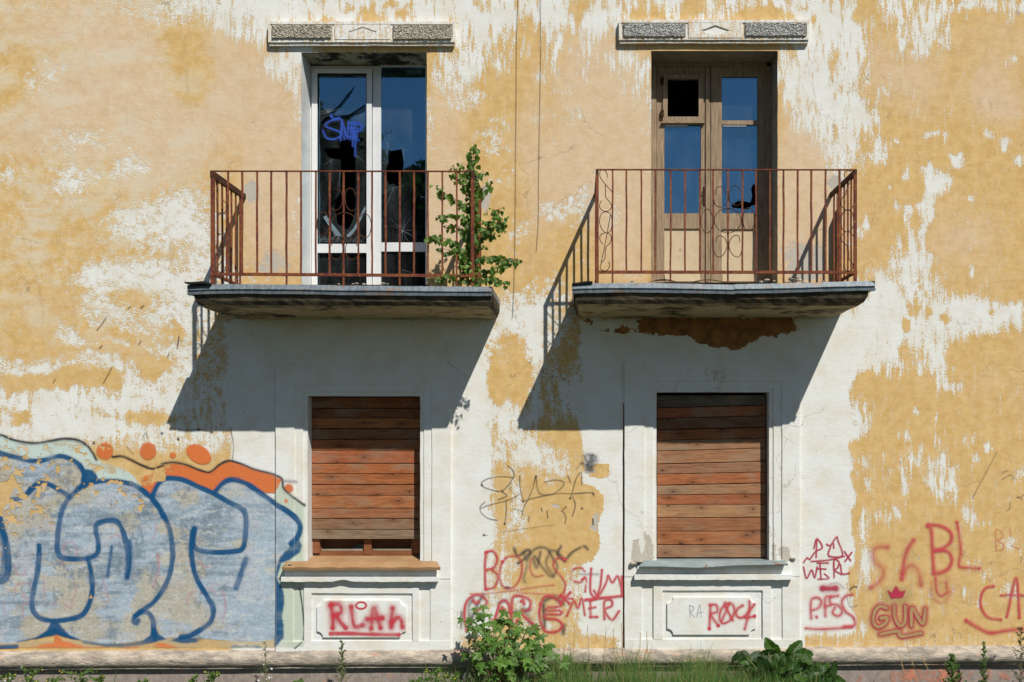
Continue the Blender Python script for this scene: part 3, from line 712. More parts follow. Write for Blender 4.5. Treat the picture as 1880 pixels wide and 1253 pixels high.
pane(rectL, [holeI], DL-0.04, 'glass_pane', M['glass2'], PVC, CO, CSC, label='inner pane with blue graffiti')
rectR = [(385,38),(632,38),(632,1002),(385,1002)]
hR = [(425,485),(440,500),(500,490),(512,560),(505,640),(480,700),(455,680),(430,690),(405,640),(425,560)]
hS = [(495,930),(508,915),(512,935),(530,945),(512,950),(515,965),(503,952),(488,962),(498,944)]
pane(rectR, [hR, hS], DL-0.012, 'glass_pane', M['glass'], PVC, CO, CSC, label='blue reflecting pane with a hole at half height')
pane(rectR, [[(u*0.97+14, v*0.98+10) for u, v in hR]], DL-0.04, 'glass_pane', M['glass2'], PVC, CO, CSC)
pane([(36,1055),(309,1055),(309,1232),(36,1232)], [], DL-0.012, 'glass_pane', M['glass2'], PVC, CO, CSC)
pane([(385,1045),(632,1045),(632,1236),(385,1236)], [], DL-0.012, 'glass_pane', M['glass2'], PVC, CO, CSC)
M['shard'] = mat_noise('dusty_glass_shard', (0.13, 0.19, 0.23, 1), (0.2, 0.27, 0.31, 1), 20, 0.25, spec=0.8)
for pl in ([(70,862),(85,853),(172,965),(135,968)], [(195,965),(235,925),(300,800),(305,815),(255,920),(215,975)]):
    pane(pl, [], DL-0.002, 'glass_shard', M['shard'], PVC, CO, CSC)
def cracks(lines, D, parent, wpx=0.35):
    mb = MB()
    for ln in lines:
        pts = [P(CO[0]+u/CSC, CO[1]+v/CSC, D) for u, v in ln]
        mb.tube(pts, [0.0003+0.0006*(1-i/(len(pts)-1)) for i in range(len(pts))], 4)
    mb.build('glass_crack', M['crack'], parent)
rr = random.Random(3)
def burst(c, ends):
    out = []
    for e in ends:
        pts = [c]
        for k in (0.35, 0.7, 1.0):
            pts.append((c[0]+(e[0]-c[0])*k+rr.uniform(-3, 3), c[1]+(e[1]-c[1])*k+rr.uniform(-3, 3)))
        out.append(pts)
    return out
L = burst((95,292), [(50,215),(72,130),(55,250),(128,180),(175,85),(255,78),(283,95),(45,300),(48,272),(100,200),(305,210),(140,260),(84,240)])
L += burst((245,520), [(300,565),(262,545)])+burst((120,545), [(105,585),(75,575)])+burst((162,610), [(150,700),(165,640)])
for k in range(38):
    x = rr.uniform(40, 300); L.append([(x, rr.uniform(970, 1003)), (x+rr.uniform(-22, 22), rr.uniform(960, 1003)), (x+rr.uniform(-30, 30), rr.uniform(975, 1004))])
L += burst((505,938), [(430,868),(450,905),(470,960),(545,870),(520,860),(560,965),(540,1000),(500,1000),(465,985),(575,930),(600,995),(488,870)])
L += burst((430,490), [(402,412),(415,450),(428,520),(398,560)])+burst((508,500), [(538,487),(500,462),(515,530),(512,560)])+burst((570,410), [(550,395),(590,402),(560,430),(600,420)])
L += burst((455,700), [(388,735),(400,850),(460,740),(520,690)])+burst((400,560), [(430,575),(410,590)])
L += [[(500,1150),(540,1162),(600,1175)]]
cracks(L, DL-0.008, PVC)

# ------------------------------------------------------------------ right door: weathered wood
DR = -0.30
def vbox(mb, *a, **k): mb.pbox(*a, **k)
fr = MB()
fr.pbox(1190, 1205, 113, 520, DR+0.02, DR-0.07); fr.pbox(1205, 1407.6, 113, 122, DR+0.02, DR-0.07); fr.pbox(1404, 1420, 122, 520, DR+0.02, DR-0.07)
WD = part_root('balcony_door', fr, M['oldwood'], 'bare wooden double balcony door with blue panes and beige lower panels')
reveals(DOOR_R, 0.38, M['reveal_g'], M['reveal_g'], WD)
lf = MB()
lf.pbox(1205.6, 1219.7, 122.5, 519, DR, DR-0.05); lf.pbox(1287, 1304.3, 122.5, 519, DR, DR-0.05)
lf.pbox(1219.7, 1287, 122.5, 136, DR, DR-0.05); lf.pbox(1219.7, 1287, 222, 229, DR, DR-0.05); lf.pbox(1219.7, 1287, 392, 420, DR+0.004, DR-0.05)
lf.pbox(1219.7, 1287, 509, 519, DR-0.004, DR-0.05)
LL = lf.build('door_leaf', M['oldwood'], WD)
lf = MB()
lf.pbox(1305.6, 1325.2, 122.5, 519, DR, DR-0.05); lf.pbox(1391.5, 1403.6, 122.5, 519, DR, DR-0.05)
lf.pbox(1325.2, 1391.5, 122.5, 141, DR, DR-0.05); lf.pbox(1325.2, 1391.5, 221.5, 229, DR, DR-0.05); lf.pbox(1325.2, 1391.5, 392, 421, DR+0.004, DR-0.05)
lf.pbox(1325.2, 1391.5, 509, 519, DR-0.004, DR-0.05)
lf.build('door_leaf', M['oldwood'], WD)
ct = MB(); ct.pbox(1296, 1301.5, 124, 517, DR+0.018, DR); ct.build('cover_strip', M['oldwood'], WD)
vf = MB()
vf.pbox(1217, 1225.7, 136.5, 223, DR+0.022, DR-0.03); vf.pbox(1283, 1291.5, 136.5, 223, DR+0.022, DR-0.03)
vf.pbox(1225.7, 1283, 136.5, 144.5, DR+0.022, DR-0.03); vf.pbox(1225.7, 1283, 214.4, 223, DR+0.022, DR-0.03)
vf.build('vent_window', M['oldwood'], WD)
for y in (148, 208):
    h = MB(); h.pbox(1213, 1219, y-6, y+6, DR+0.030, DR+0.0); h.tube([P(1216.5, y-7, DR+0.034), P(1216.5, y+7, DR+0.034)], 0.005)
    h.build('hinge', M['scroll'], WD)
dr = MB(); dr.pbox(1214.5, 1294, 223.2, 226, DR+0.035, DR+0.0); dr.build('drip_rail', M['oldwood'], WD)
pn = MB(); pn.pbox(1219.7, 1287, 420, 509.5, DR-0.012, DR-0.03); pn.build('lower_panel', M['beige'], WD)
pn = MB(); pn.pbox(1325.2, 1391.5, 421, 509.5, DR-0.012, DR-0.03); pn.build('lower_panel', M['beige'], WD)
for (x0, x1) in ((1219.7, 1287), (1325.2, 1391.5)):
    kb = MB(); kb.pbox(x0+1, x1-1, 502, 517, DR+0.006, DR-0.002); kb.build('kick_board', M['beige'], WD)
one = (0, 0)
M['lace'] = mat_noise('grey_lace', (0.07, 0.085, 0.10, 1), (0.12, 0.14, 0.155, 1), 30, 0.95)
def curtain(x0, x1, top, bot):
    mb = MB(); n, m = 60, 8
    for j in range(m+1):
        for i in range(n+1):
            u = i/n; sc2 = top(u); y = sc2+(bot(u)-sc2)*j/m
            mb.v.append(tuple(P(x0+(x1-x0)*u, y, DR-0.13-0.022*math.sin(u*31+j*.25)-0.012*math.sin(u*13+2+j*.4))))
    for j in range(m):
        for i in range(n): A_ = j*(n+1)+i; mb.f.append((A_, A_+n+1, A_+n+2, A_+1))
    mb.build('curtain', M['lace'], WD, smooth=True)
curtain(1212, 1296, lambda u: 262-4*abs(math.sin(u*9)), lambda u: 402)
curtain(1318, 1372, lambda u: 257-4*abs(math.sin(u*9+.6)), lambda u: 352-30*u)
def pan(x0, x1, y0, y1, holes=(), D=DR-0.02, m='glass', outer=None, label=None):
    pane(outer or [(x0, y0), (x1, y0), (x1, y1), (x0, y1)], list(holes), D, 'glass_pane', M[m], WD, one, 1.0, label=label)
pan(1218, 1288, 227, 394); pan(1218, 1288, 227, 394, D=DR-0.045)
pan(1324, 1393, 139, 223); pan(1324, 1393, 139, 223, D=DR-0.045)
hB = [(1392,343),(1383,338),(1379,346),(1381,360),(1378,372),(1365,370),(1355,369),(1342,378),(1346,382),(1368,384),(1372,386),(1380,378),(1389,376),(1392,368)]
pan(1324, 1393, 227, 394, [hB], label='lower right pane with a jagged hole')
sc = [(1325,262)]
for k in range(17):
    u = 1326+k*4.1; sc.append((u, 258-3.5*abs(math.sin(k*0.75+0.6))))
hB2 = [(u-0.5, v+1.5) for u, v in hB[:-1]]
pan(0, 0, 0, 0, outer=sc+[(1393,262),(1393,338),(1384,338),(1374,348),(1372,366),(1350,366),(1340,384),(1345,393),(1325,393)], D=DR-0.045, m='glass')  # added inner pane, scalloped on top to brighten the reflection below it
hd = MB(); q = [P(x, y, DR+0.03) for x, y in ((1291,354),(1294,349),(1293,362),(1290,371),(1294,377),(1296,368))]
hd.tube([P(1293,345,DR), P(1293,345,DR+0.03)]+q, 0.004); hd.pbox(1290.5, 1296, 343, 378, DR+0.006, DR)
hd.build('door_handle', M['scroll'], WD)
bd = MB()
for (x0, x1, y) in ((1221, 1262, 231), (1327, 1370, 231)): bd.pbox(x0, x1, y-1.2, y+1.2, DR-0.008, DR-0.018)
bd.build('glazing_bead', M['pvc'], WD)

# ------------------------------------------------------------------ door head ornaments
def ornament(x0, x1, y0, y1, rp, cpn, rough, label, tl=0.0, diamond=True):
    o = relief('door_ornament', [x0, x0+4, x1-4, x1], [y0, y0+5, y1-6, y1], lambda a, b: 0.045 if (x0+4 < a < x1-4 and y0+5 < b < y1-6) else 0.055, None, None, HOUSE, 8, 0.5, label=label, force=0.5)
    me = o.data
    lg = relief('ledge', [x0+1, x1-1], [y1, y1+5], lambda a, b: 0.04, None, None, o, 12, 0.7, force=0.5)
    for (a0, a1, b0, b1) in rp:
        n, m = 70, 22; mb = MB(); rg = random.Random(int(a0))
        for j in range(m+1):
            for i in range(n+1):
                u, v = i/n, j/m; e = min(u*n, (1-u)*n, v*m, (1-v)*m)
                inn = min(1, e/2.0)
                p = P(a0+(a1-a0)*u+rg.uniform(-.6,.6), b0+(b1-b0)*v+rg.uniform(-.5,.5), 0)
                mb.v.append((p.x, -(0.04+0.026*inn+0.013*rg.random()*inn), p.z))
        for j in range(m):
            for i in range(n):
                A = j*(n+1)+i; mb.f.append((A, A+n+1, A+n+2, A+1))
        mb.build('rough_panel', rough, o)
    a0, a1, b0, b1 = cpn; cx, cy = (a0+a1)/2, (b0+b1)/2
    cv = lambda u, v: (P(u, v).x, P(u, v).z)
    mb = MB(); dm = [(cx-27, cy+0.5), (cx, cy-9.5), (cx+27, cy+0.5), (cx, cy+9)] if diamond else [(cx-27, cy-0.5), (cx, cy-10), (cx+27, cy-0.5), (cx+24, cy+1), (cx, cy-7), (cx-24, cy+1)]
    prism(mb, [(a0, b0), (a1, b0), (a1, b1), (a0, b1)], [dm], -0.060, -0.040, cv)
    me = mb.mesh('centre_panel'); set_masks(me, 0.55); put('centre_panel', me, M['wall'], o)
    mb = MB(); 
    if diamond: prism(mb, [(cx-23, cy+2), (cx, cy-6), (cx+24, cy+2), (cx, cy+9)], [], -0.050, -0.042, cv); me = mb.mesh('diamond'); set_masks(me, 0.9); put('diamond', me, M['wall'], o)
    return o
ornament(495.5, 836, 44, 82, [(501, 613, 49.5, 77.5), (722, 832, 51, 79.5)], (617, 719, 50.5, 77), M['rough'], 'carved plaster lintel with brown rough cast ends over the white door', diamond=False)
ornament(1136, 1483, 41, 77.5, [(1142, 1259, 47, 74.5), (1364.5, 1479, 46, 73.5)], (1263, 1361, 47, 74), M['rough2'], 'plaster lintel with grey rough cast ends and a diamond over the wooden door')

# ------------------------------------------------------------------ balconies
def slab(name, fx0, fx1, ty0, ty1, wy, inset_px, label, flash_pts, wl, wr, D=0.88, seed=1):
    """fx0..fx1: front edge in pixels at depth D; ty: pixel y of its top at each end; wy: pixel y where the soffit meets the wall"""
    a, b = P(fx0, ty0, D), P(fx1, ty1, D)
    X0, X1 = a.x, b.x; Z0, Z1 = a.z, b.z
    zs = P(0, wy, 0).z
    rings = [(0.0, None), (0.0, 0.11), (0.008, 0.14), (0.03, 0.175), (0.065, 0.20), (0.10, 0.215), (0.125, 1.0)]  # inset, drop (1.0 = soffit)
    mb = MB(); n = 40; rg = random.Random(seed); prev = None
    def ring(ins, dz):
        pts = []
        def zz(u, f):
            zt = Z0+(Z1-Z0)*u
            if dz is None: return zt-0.035
            s = zt-dz if dz < 0.9 else None
            lo = zs+ (0.004 if f < 0.02 else 0.012*f)
            return max(lo, s) if s is not None else lo
        f0, f1 = X0+ins, X1-ins
        for k in range(9): f = k/8; pts.append((f0, -(D-ins)*f, zz(0, f)))
        for k in range(1, n): u = k/n; pts.append((f0+(f1-f0)*u, -(D-ins), zz(u, 1)))
        for k in range(9): f = 1-k/8; pts.append((f1, -(D-ins)*f, zz(1, f)))
        return pts
    for ins, dz in rings:
        pts = ring(ins, dz)
        if dz is not None:
            pts = [(x+rg.uniform(-.002, .002), y+(rg.uniform(-.003, .003) if y < -0.01 else 0), z+rg.uniform(-.003, .003)) for x, y, z in pts]
        b0 = len(mb.v); mb.v += pts; m = len(pts)
        if prev is not None:
            for i in range(m-1): mb.f.append((prev+i, b0+i, b0+i+1, prev+i+1))
        prev = b0
    # soffit: connect last ring's sides across
    last = prev; m = len(pts); 
    # simple fan as grid between left side and right side
    left = [last+k for k in range(9)]; right = [last+m-1-k for k in range(9)]
    fr_ = [last+8+k for k in range(0, n+1)]
    # rows at each side step, n columns
    rows = []
    for k in range(9):
        L_, R_ = mb.v[left[k]], mb.v[right[k]]
        if k == 8: rows.append(fr_); break
        row = [left[k]]
        for i in range(1, n):
            u = i/n; mb.v.append((L_[0]+(R_[0]-L_[0])*u, L_[1], L_[2]+(R_[2]-L_[2])*u+rg.uniform(-.004, .004))); row.append(len(mb.v)-1)
        row.append(right[k]); rows.append(row)
    for k in range(8):
        for i in range(n): mb.f.append((rows[k][i], rows[k][i+1], rows[k+1][i+1], rows[k+1][i]))
    # top
    t0 = 0; T = []
    mb.add([(X0, 0, Z0-0.035), (X1, 0, Z1-0.035), (X1, -D, Z1-0.035), (X0, -D, Z0-0.035)], [(0, 1, 2, 3)])
    o = mb.build(name, M['slab'], HOUSE, label)
    # metal flashing, follows the given (px, py) line of its upper edge
    prof = [(0.78, 0.0, 0), (0.875, -0.002, 0), (0.90, -0.046, 0), (0.882, -0.054, 0), (0.882, -0.064, 0), (0.905, -0.069, 0), (0.902, -0.086, 0), (0.86, -0.088, 0)]
    fb = MB(); line = catmull(flash_pts, 14.0)
    pr = None
    for (px, py) in line:
        b0 = len(fb.v); p = P(px, py, 0.9)
        for (d, dz, _) in prof: fb.v.append((p.x, -d, p.z+dz+rg.uniform(-.0015, .0015)))
        if pr is not None:
            for k in range(len(prof)-1): fb.f.append((pr+k, b0+k, b0+k+1, pr+k+1))
        pr = b0
    # side returns towards the wall
    for (px, py, sgn, wend) in ((line[0][0], line[0][1], -1, wl), (line[-1][0], line[-1][1], 1, wr)):
        p = P(px, py, 0.9)
        vs = [(p.x, -0.895, p.z-0.002), (p.x, -0.895, p.z-0.05), (p.x-sgn*0.012, -0.895, p.z-0.085), (p.x, 0.0, p.z-0.002), (p.x, 0.0, p.z-0.05), (p.x-sgn*0.012, 0.0, p.z-0.085),
              (p.x-sgn*0.1, -0.85, p.z+0.002), (p.x-sgn*0.1, 0.0, p.z+0.002)]
        fb.add(vs, [(0, 1, 4, 3), (1, 2, 5, 4), (0, 3, 7, 6)])
    f = fb.build('flashing', M['flash'], o)
    sd = f.modifiers.new('thick', 'SOLIDIFY'); sd.thickness = 0.003
    return o, Z0, Z1
S1, zl0, zl1 = slab('balcony_slab', 357, 903, 524, 526, 587, 0, 'blackened concrete slab of the balcony with the sapling',
   [(344,523.5),(390,522),(440,521.5),(500,522),(560,522.5),(620,524),(700,524.5),(800,525.5),(903,526)], None, None, seed=2)
S2, zr0, zr1 = slab('balcony_slab', 1056, 1594, 523, 519, 584, 0, 'dark concrete slab of the balcony with rusty red railing',
   [(1051,521.5),(1090,520),(1180,519.5),(1280,521),(1345,522.5),(1352,521.5),(1440,520),(1540,517),(1607,515.5)], None, None, seed=4)

def rtube(mb, pts, r, n=6): mb.tube([P(x, y, d) for x, y, d in pts], r, n)
DF = 0.82
def railing(x0, x1, ytop, ybot, bars, longbars, yslab, label, wt, nside=6, scr=None, side_y=(None, None), mat_bar='rust', thickside=None):
    tr = MB(); 
    a, b = P(x0-2, ytop, DF), P(x1+2, ytop+0.4, DF)
    tr.box8([(a.x,a.y-0.012,a.z-0.004),(b.x,b.y-0.012,b.z-0.004),(b.x,b.y-0.012,b.z+0.005),(a.x,a.y-0.012,a.z+0.005),(a.x,a.y+0.012,a.z-0.004),(b.x,b.y+0.012,b.z-0.004),(b.x,b.y+0.012,b.z+0.005),(a.x,a.y+0.012,a.z+0.005)])
    o = tr.build('railing', M[mat_bar], HOUSE, label)
    br = MB(); a, b = P(x0-2.5, ybot[0], DF), P(x1+3, ybot[1], DF)
    br.box8([(a.x,a.y-0.012,a.z-0.013),(b.x,b.y-0.012,b.z-0.013),(b.x,b.y-0.012,b.z+0.013),(a.x,a.y-0.012,a.z+0.013),(a.x,a.y+0.010,a.z-0.013),(b.x,b.y+0.010,b.z-0.013),(b.x,b.y+0.010,b.z+0.013),(a.x,a.y+0.010,a.z+0.013)])
    br.build('bottom_rail', M[mat_bar], o)
    rg = random.Random(int(x0))
    for i, bx in enumerate(bars):
        yb = ybot[0]+(ybot[1]-ybot[0])*(bx-x0)/(x1-x0)
        end = yslab if i in longbars else yb-1
        m = MB(); w = 0.0085 if i not in (0, len(bars)-1) else 0.010
        k = 6; pts = [(bx+(rg.uniform(-.5, .5) if 0 < j < k else 0), ytop+(end-ytop)*j/k, DF) for j in range(k+1)]
        rtube(m, pts, [w*1.25*rg.uniform(.92, 1.08) for _ in pts], 4); m.build('baluster', M[mat_bar], o)
    # side railings back to the wall
    for s, (xc) in enumerate((x0, x1)):
        W = P(xc, 0, DF).x
        zt = P(0, ytop, DF).z; zb = P(0, ybot[s], DF).z; zs = P(0, yslab, DF).z
        st = MB(); th = thickside[s]
        st.box8([(W-th/2,-DF-0.015,zt-0.055*(th/0.03)),(W+th/2,-DF-0.015,zt-0.055*(th/0.03)),(W+th/2,-DF-0.015,zt),(W-th/2,-DF-0.015,zt),(W-th/2,0.06,zt-0.05),(W+th/2,0.06,zt-0.05),(W+th/2,0.06,zt-0.005),(W-th/2,0.06,zt-0.005)])
        st.build('side_rail', M['iron'], o)
        sb = MB(); sb.box(W-0.012, W+0.012, -DF, 0.05, zb-0.012, zb+0.012); sb.build('side_rail', M[mat_bar], o)
        for j in range(nside):
            d = DF*(j+1)/(nside+1)
            m = MB(); lo = zs if j in (1, 4) else zb
            m.tube([(W, -d, lo), (W+rg.uniform(-.004, .004), -d, (zt+lo)/2), (W, -d, zt-0.03)], 0.0105, 4); m.build('baluster', M[mat_bar], o)
        m = MB(); m.box(W-0.013, W+0.013, -DF-0.013, -DF+0.013, zs-0.03, zt); m.build('post', M[mat_bar], o)
    return o
def scroll(parent, curves, D=DF+0.012, r=0.0038, mat='scroll'):
    for c in curves:
        closed = c[0] == 'c'; pts = catmull(c[1], 1.6, closed)
        if closed: pts = np.vstack([pts, pts[:1]])
        m = MB(); m.tube([P(x, y, D) for x, y in pts], r, 5); m.build('scroll', M[mat], parent)
def ell(cx, cy, rx, ry, a0=0, a1=360, n=16):
    return [(cx+rx*math.cos(R(a0+(a1-a0)*k/n)), cy-ry*math.sin(R(a0+(a1-a0)*k/n))) for k in range(n+1)]

bl = [392.7, 419, 444.6, 472, 498, 526, 552.4, 580, 605.5, 631, 658, 683, 708, 734, 760, 785.6, 812, 838.6, 866]
RL = railing(390, 868, 314.8, (503.5, 507), bl, {0, 5, 9, 13, 17, 18}, 524, 'dark rusted railing of the balcony with the sapling', None, 6, thickside=(0.034, 0.03))
br_ = [1096.6, 1124.6, 1150, 1177.3, 1203, 1231, 1257.7, 1284.8, 1309.3, 1336.4, 1363, 1388, 1413.6, 1438.5, 1464.5, 1489.5, 1515.8, 1541.4, 1569.5]
RR = railing(1096.5, 1570, 312, (500, 500.5), br_, {0, 1, 5, 9, 13, 17, 18}, 520, 'red rusty railing in front of the wooden door', None, 6, thickside=(0.024, 0.024))
def cr(off, s, pts): return [(off[0]+x/s, off[1]+y/s) for x, y in pts]
o3, s3 = (560, 320), 5.97
scroll(RL, [('c', ell(560+430/s3, 320+562/s3, 145/s3, 140/s3)[:-1]),
  ('o', cr(o3, s3, [(345,165),(385,180),(408,240),(405,320),(375,380),(330,398),(290,375)])),
  ('o', cr(o3, s3, [(330,160),(310,165)])),
  ('o', cr(o3, s3, [(552,232),(530,170),(490,155),(450,185),(438,250),(450,340),(490,395),(530,400),(572,360)])),
  ('o', cr(o3, s3, [(250,470),(225,425),(190,415),(150,450),(132,540),(145,630),(190,675),(235,655),(255,600)])),
  ('o', cr(o3, s3, [(600,470),(640,435),(690,450),(722,520),(722,600),(695,680),(650,697),(605,660)])),
  ('o', cr(o3, s3, [(293,788),(300,735),(335,712),(380,725),(410,780),(412,850),(385,915),(340,940),(300,915),(280,870)])),
  ('o', cr(o3, s3, [(568,790),(555,735),(520,712),(475,735),(448,790),(445,860),(475,920),(520,940),(560,915),(580,880)]))], mat='scroll')
o4, s4 = (1270, 330), 6.267
scroll(RR, [('c', ell(1270+415/s4, 330+472/s4, 153/s4, 142/s4)[:-1]),
  ('c', ell(1270+175/s4, 330+478/s4, 68/s4, 138/s4)[:-1]), ('c', ell(1270+655/s4, 330+458/s4, 66/s4, 135/s4)[:-1]),
  ('o', cr(o4, s4, [(280,180),(275,130),(295,90),(330,80),(370,105),(395,160)])), ('o', cr(o4, s4, [(258,230),(265,280),(300,312),(350,312),(395,275)])),
  ('o', cr(o4, s4, [(553,130),(530,85),(490,68),(455,95),(432,150),(430,210),(450,260),(490,292),(530,298),(570,265)])),
  ('o', cr(o4, s4, [(280,722),(285,670),(320,648),(370,665),(402,720),(405,780),(375,850),(330,890),(285,880),(265,850),(268,820)])),
  ('o', cr(o4, s4, [(555,720),(545,660),(505,642),(460,670),(432,730),(435,800),(470,865),(520,892),(560,870),(572,820)]))])
o5, s5 = (1080, 300), 5.45
scroll(RR, [('o', cr(o5, s5, [(192,145),(185,100),(160,72),(125,70),(115,110),(125,150),(170,210),(215,260),(240,290)])),
  ('o', cr(o5, s5, [(172,215),(172,290),(175,340),(215,390),(235,430),(205,475),(155,480),(118,450),(115,410),(130,375)])),
  ('c', cr(o5, s5, [(175,487),(222,510),(238,590),(225,670),(180,698),(130,650),(113,580),(130,510)])),
  ('o', cr(o5, s5, [(150,815),(118,770),(120,725),(160,700),(205,705),(232,750),(215,800),(178,840),(170,900),(165,960),(130,1000),(120,1050),(150,1075),(190,1070),(212,1030),(205,985)])),
  ('o', cr(o5, s5, [(232,540),(222,520),(200,640),(165,830),(130,990)]))])
o6, s6 = (1500, 300), 4.475
scroll(RR, [('o', cr(o6, s6, [(225,120),(228,80),(260,62),(290,80),(298,120),(270,160),(245,210),(235,260),(205,290),(198,340),(230,380),(275,380),(298,350)])),
  ('c', cr(o6, s6, [(245,388),(285,400),(300,460),(295,530),(250,562),(210,545),(200,480),(210,410)])),
  ('o', cr(o6, s6, [(298,600),(280,572),(235,565),(200,600),(205,640),(245,680),(260,730),(265,790),(295,830),(290,870),(250,888),(225,860),(220,820)]))])
o7, s7 = (370, 300), 5.447
scroll(RL, [('o', cr(o7, s7, [(165,170),(195,210),(205,300),(215,370),(255,410),(262,450),(230,490),(180,500),(150,480)])),
  ('o', cr(o7, s7, [(150,560),(175,515),(225,500),(260,540),(265,620),(250,690),(190,710),(150,720)])),
  ('o', cr(o7, s7, [(150,720),(190,708),(240,730),(262,790),(235,830),(205,850),(200,950),(195,990),(160,1025)])),
  ('o', cr(o7, s7, [(160,1025),(165,1070),(200,1095),(235,1075),(235,1040)])),
  ('o', cr(o7, s7, [(130,110),(145,200),(155,300),(150,370),(165,420)])), ('o', cr(o7, s7, [(155,620),(170,690),(165,760),(150,810),(150,860),(185,880)]))])
# loose bits on the slabs
def blob_stone(name, c, r, seed, flat=0.6):
    rg = random.Random(seed); mb = MB(); nu, nv = 9, 6
    ph = [rg.uniform(0, 6) for _ in range(4)]
    for j in range(nv+1):
        th = math.pi*j/nv
        for i in range(nu):
            a = 2*math.pi*i/nu; q = r*(1+0.22*math.sin(2*a+ph[0])+0.15*math.sin(3*th+ph[1]+a)+rg.uniform(-.1, .1))
            mb.v.append((c.x+q*math.sin(th)*math.cos(a)*1.25, c.y+q*math.sin(th)*math.sin(a), c.z+q*flat*math.cos(th)))
    for j in range(nv):
        for i in range(nu): mb.f.append((j*nu+i, (j+1)*nu+i, (j+1)*nu+(i+1) % nu, j*nu+(i+1) % nu))
    return mb.build(name, M['stone'])
stones = [(1407,515,.022,.80),(1421,517,.015,.79),(1397,518,.014,.81),(1456,513,.03,.78),(1466,514,.024,.79),(1475,518,.016,.8),(1449,519,.014,.81),(1442,518,.012,.8),(1160,517,.012,.8),(1512,517,.014,.78),
          (655,521,.014,.8),(668,522,.012,.8),(648,522,.011,.81),(703,521,.016,.79),(711,522,.012,.8),(622,522,.010,.8)]
desc = ['pale flat rubble piece on the slab under the wooden door, largest by the bent hoop','small grey rubble chip touching the pale flat piece from the right','small rubble chip at the left of the pale flat piece','largest grey masonry lump on the slab right of the wooden door','second grey masonry lump leaning on the largest one','rubble chip to the right of the two grey lumps','rubble chip just left of the largest grey lump','tiny outer chip furthest left of the large grey lump','single chip on the slab near the left end of the red railing','lone stone on the slab near the right corner of the red railing',
        'rubble crumb on the left slab under the middle of the broken door','rubble crumb just left of the white door mullion','smallest crumb beside the middle baluster of the dark railing','pale broken masonry piece at the foot of the white mullion','crumb to the right of the pale piece at the white mullion','crumb at the foot of the broken door, leftmost on that slab']
for k, (x, y, r, D) in enumerate(stones):
    tag(blob_stone('rubble_stone', P(x, y, D), r, k+5), desc[k], 'rubble', 'rubble on the balcony slabs')
fl = MB(); pts = [P(x, y, 0.9) for x, y in ((341,519.5),(352,521.5),(366,520.5),(378,520),(387,521.8))]
for i, p in enumerate(pts):
    th = (0.004, 0.012, 0.012, 0.014, 0.004)[i]; fl.v += [(p.x, -0.93, p.z+th), (p.x, -0.93, p.z-0.008), (p.x, -0.6, p.z-0.006), (p.x, -0.6, p.z+th*1.6)]
for i in range(4):
    for k in range(4): a = i*4+k; b = i*4+(k+1) % 4; fl.f.append((a, b, b+4, a+4))
fl.f += [(0,1,2,3), (19,18,17,16)]
tag(fl.build('roofing_felt', M['black']), 'torn black roofing felt flap sticking out at the left end of the left balcony', 'roofing felt', 'felt scraps on the balconies')
fl = MB(); pts = [P(x, y, 0.88) for x, y in ((1050,521.8),(1060,521.5),(1075,519.5),(1088,518.3))]
for i, p in enumerate(pts):
    th = (0.003, 0.008, 0.010, 0.004)[i]; fl.v += [(p.x, -0.91, p.z+th), (p.x, -0.91, p.z-0.005), (p.x, -0.7, p.z-0.004), (p.x, -0.7, p.z+th)]
for i in range(3):
    for k in range(4): a = i*4+k; b = i*4+(k+1) % 4; fl.f.append((a, b, b+4, a+4))
fl.f += [(0,1,2,3), (15,14,13,12)]
tag(fl.build('roofing_felt', M['black']), 'thin black felt strip at the left end of the right balcony', 'roofing felt', 'felt scraps on the balconies')
for (a, b, h, lab) in ((1190, 1246, 4.5, 'dark bent hoop lying on the right balcony below the left door leaf'), (1269, 1330, 4.5, 'thin dark bent hoop lying on the right balcony below the right door leaf')):
    m = MB(); m.tube([P(a+(b-a)*k/12, 518.6-h*math.sin(math.pi*k/12), 0.74) for k in range(13)], [0.002+0.006*math.sin(math.pi*k/12)**2 if a < 1200 else 0.004 for k in range(13)], 5)
    tag(m.build('bent_hoop', M['black']), lab, 'scrap metal', 'bent hoops on the right balcony')
pl = MB(); w0 = P(1535.5, 386, 0); w1 = P(1535.5, 548, 0)
pl.box8([(w0.x,-0.13,w1.z),(w0.x+0.018,-0.13,w1.z),(w0.x+0.018,-0.13,w0.z-0.01),(w0.x,-0.13,w0.z-0.01),(w0.x,-0.006,w1.z),(w0.x+0.018,-0.006,w1.z),(w0.x+0.018,-0.006,w0.z+0.01),(w0.x,-0.006,w0.z+0.01)])
tag(pl.build('plank', M['iron']), 'narrow dark brown plank standing against the wall inside the right balcony corner', 'plank')
# hanging cables
for (line, lab) in (([(954,-60),(949,60),(948,180),(947,300),(946,420),(944,520),(941,585)], 'thin dark cable hanging down the wall between the balconies, the longer left one'),
                    ([(992,-60),(993,60),(992,160),(990,280),(989,350),(989,400),(985,462)], 'thin dark cable hanging down the wall between the balconies, the shorter right one')):
    m = MB(); m.tube([P(x, y, 0.014) for x, y in catmull(line, 20)], 0.0019, 5)
    tag(m.build('hanging_cable', M['cable']), lab, 'cable', 'cables hanging down the facade')

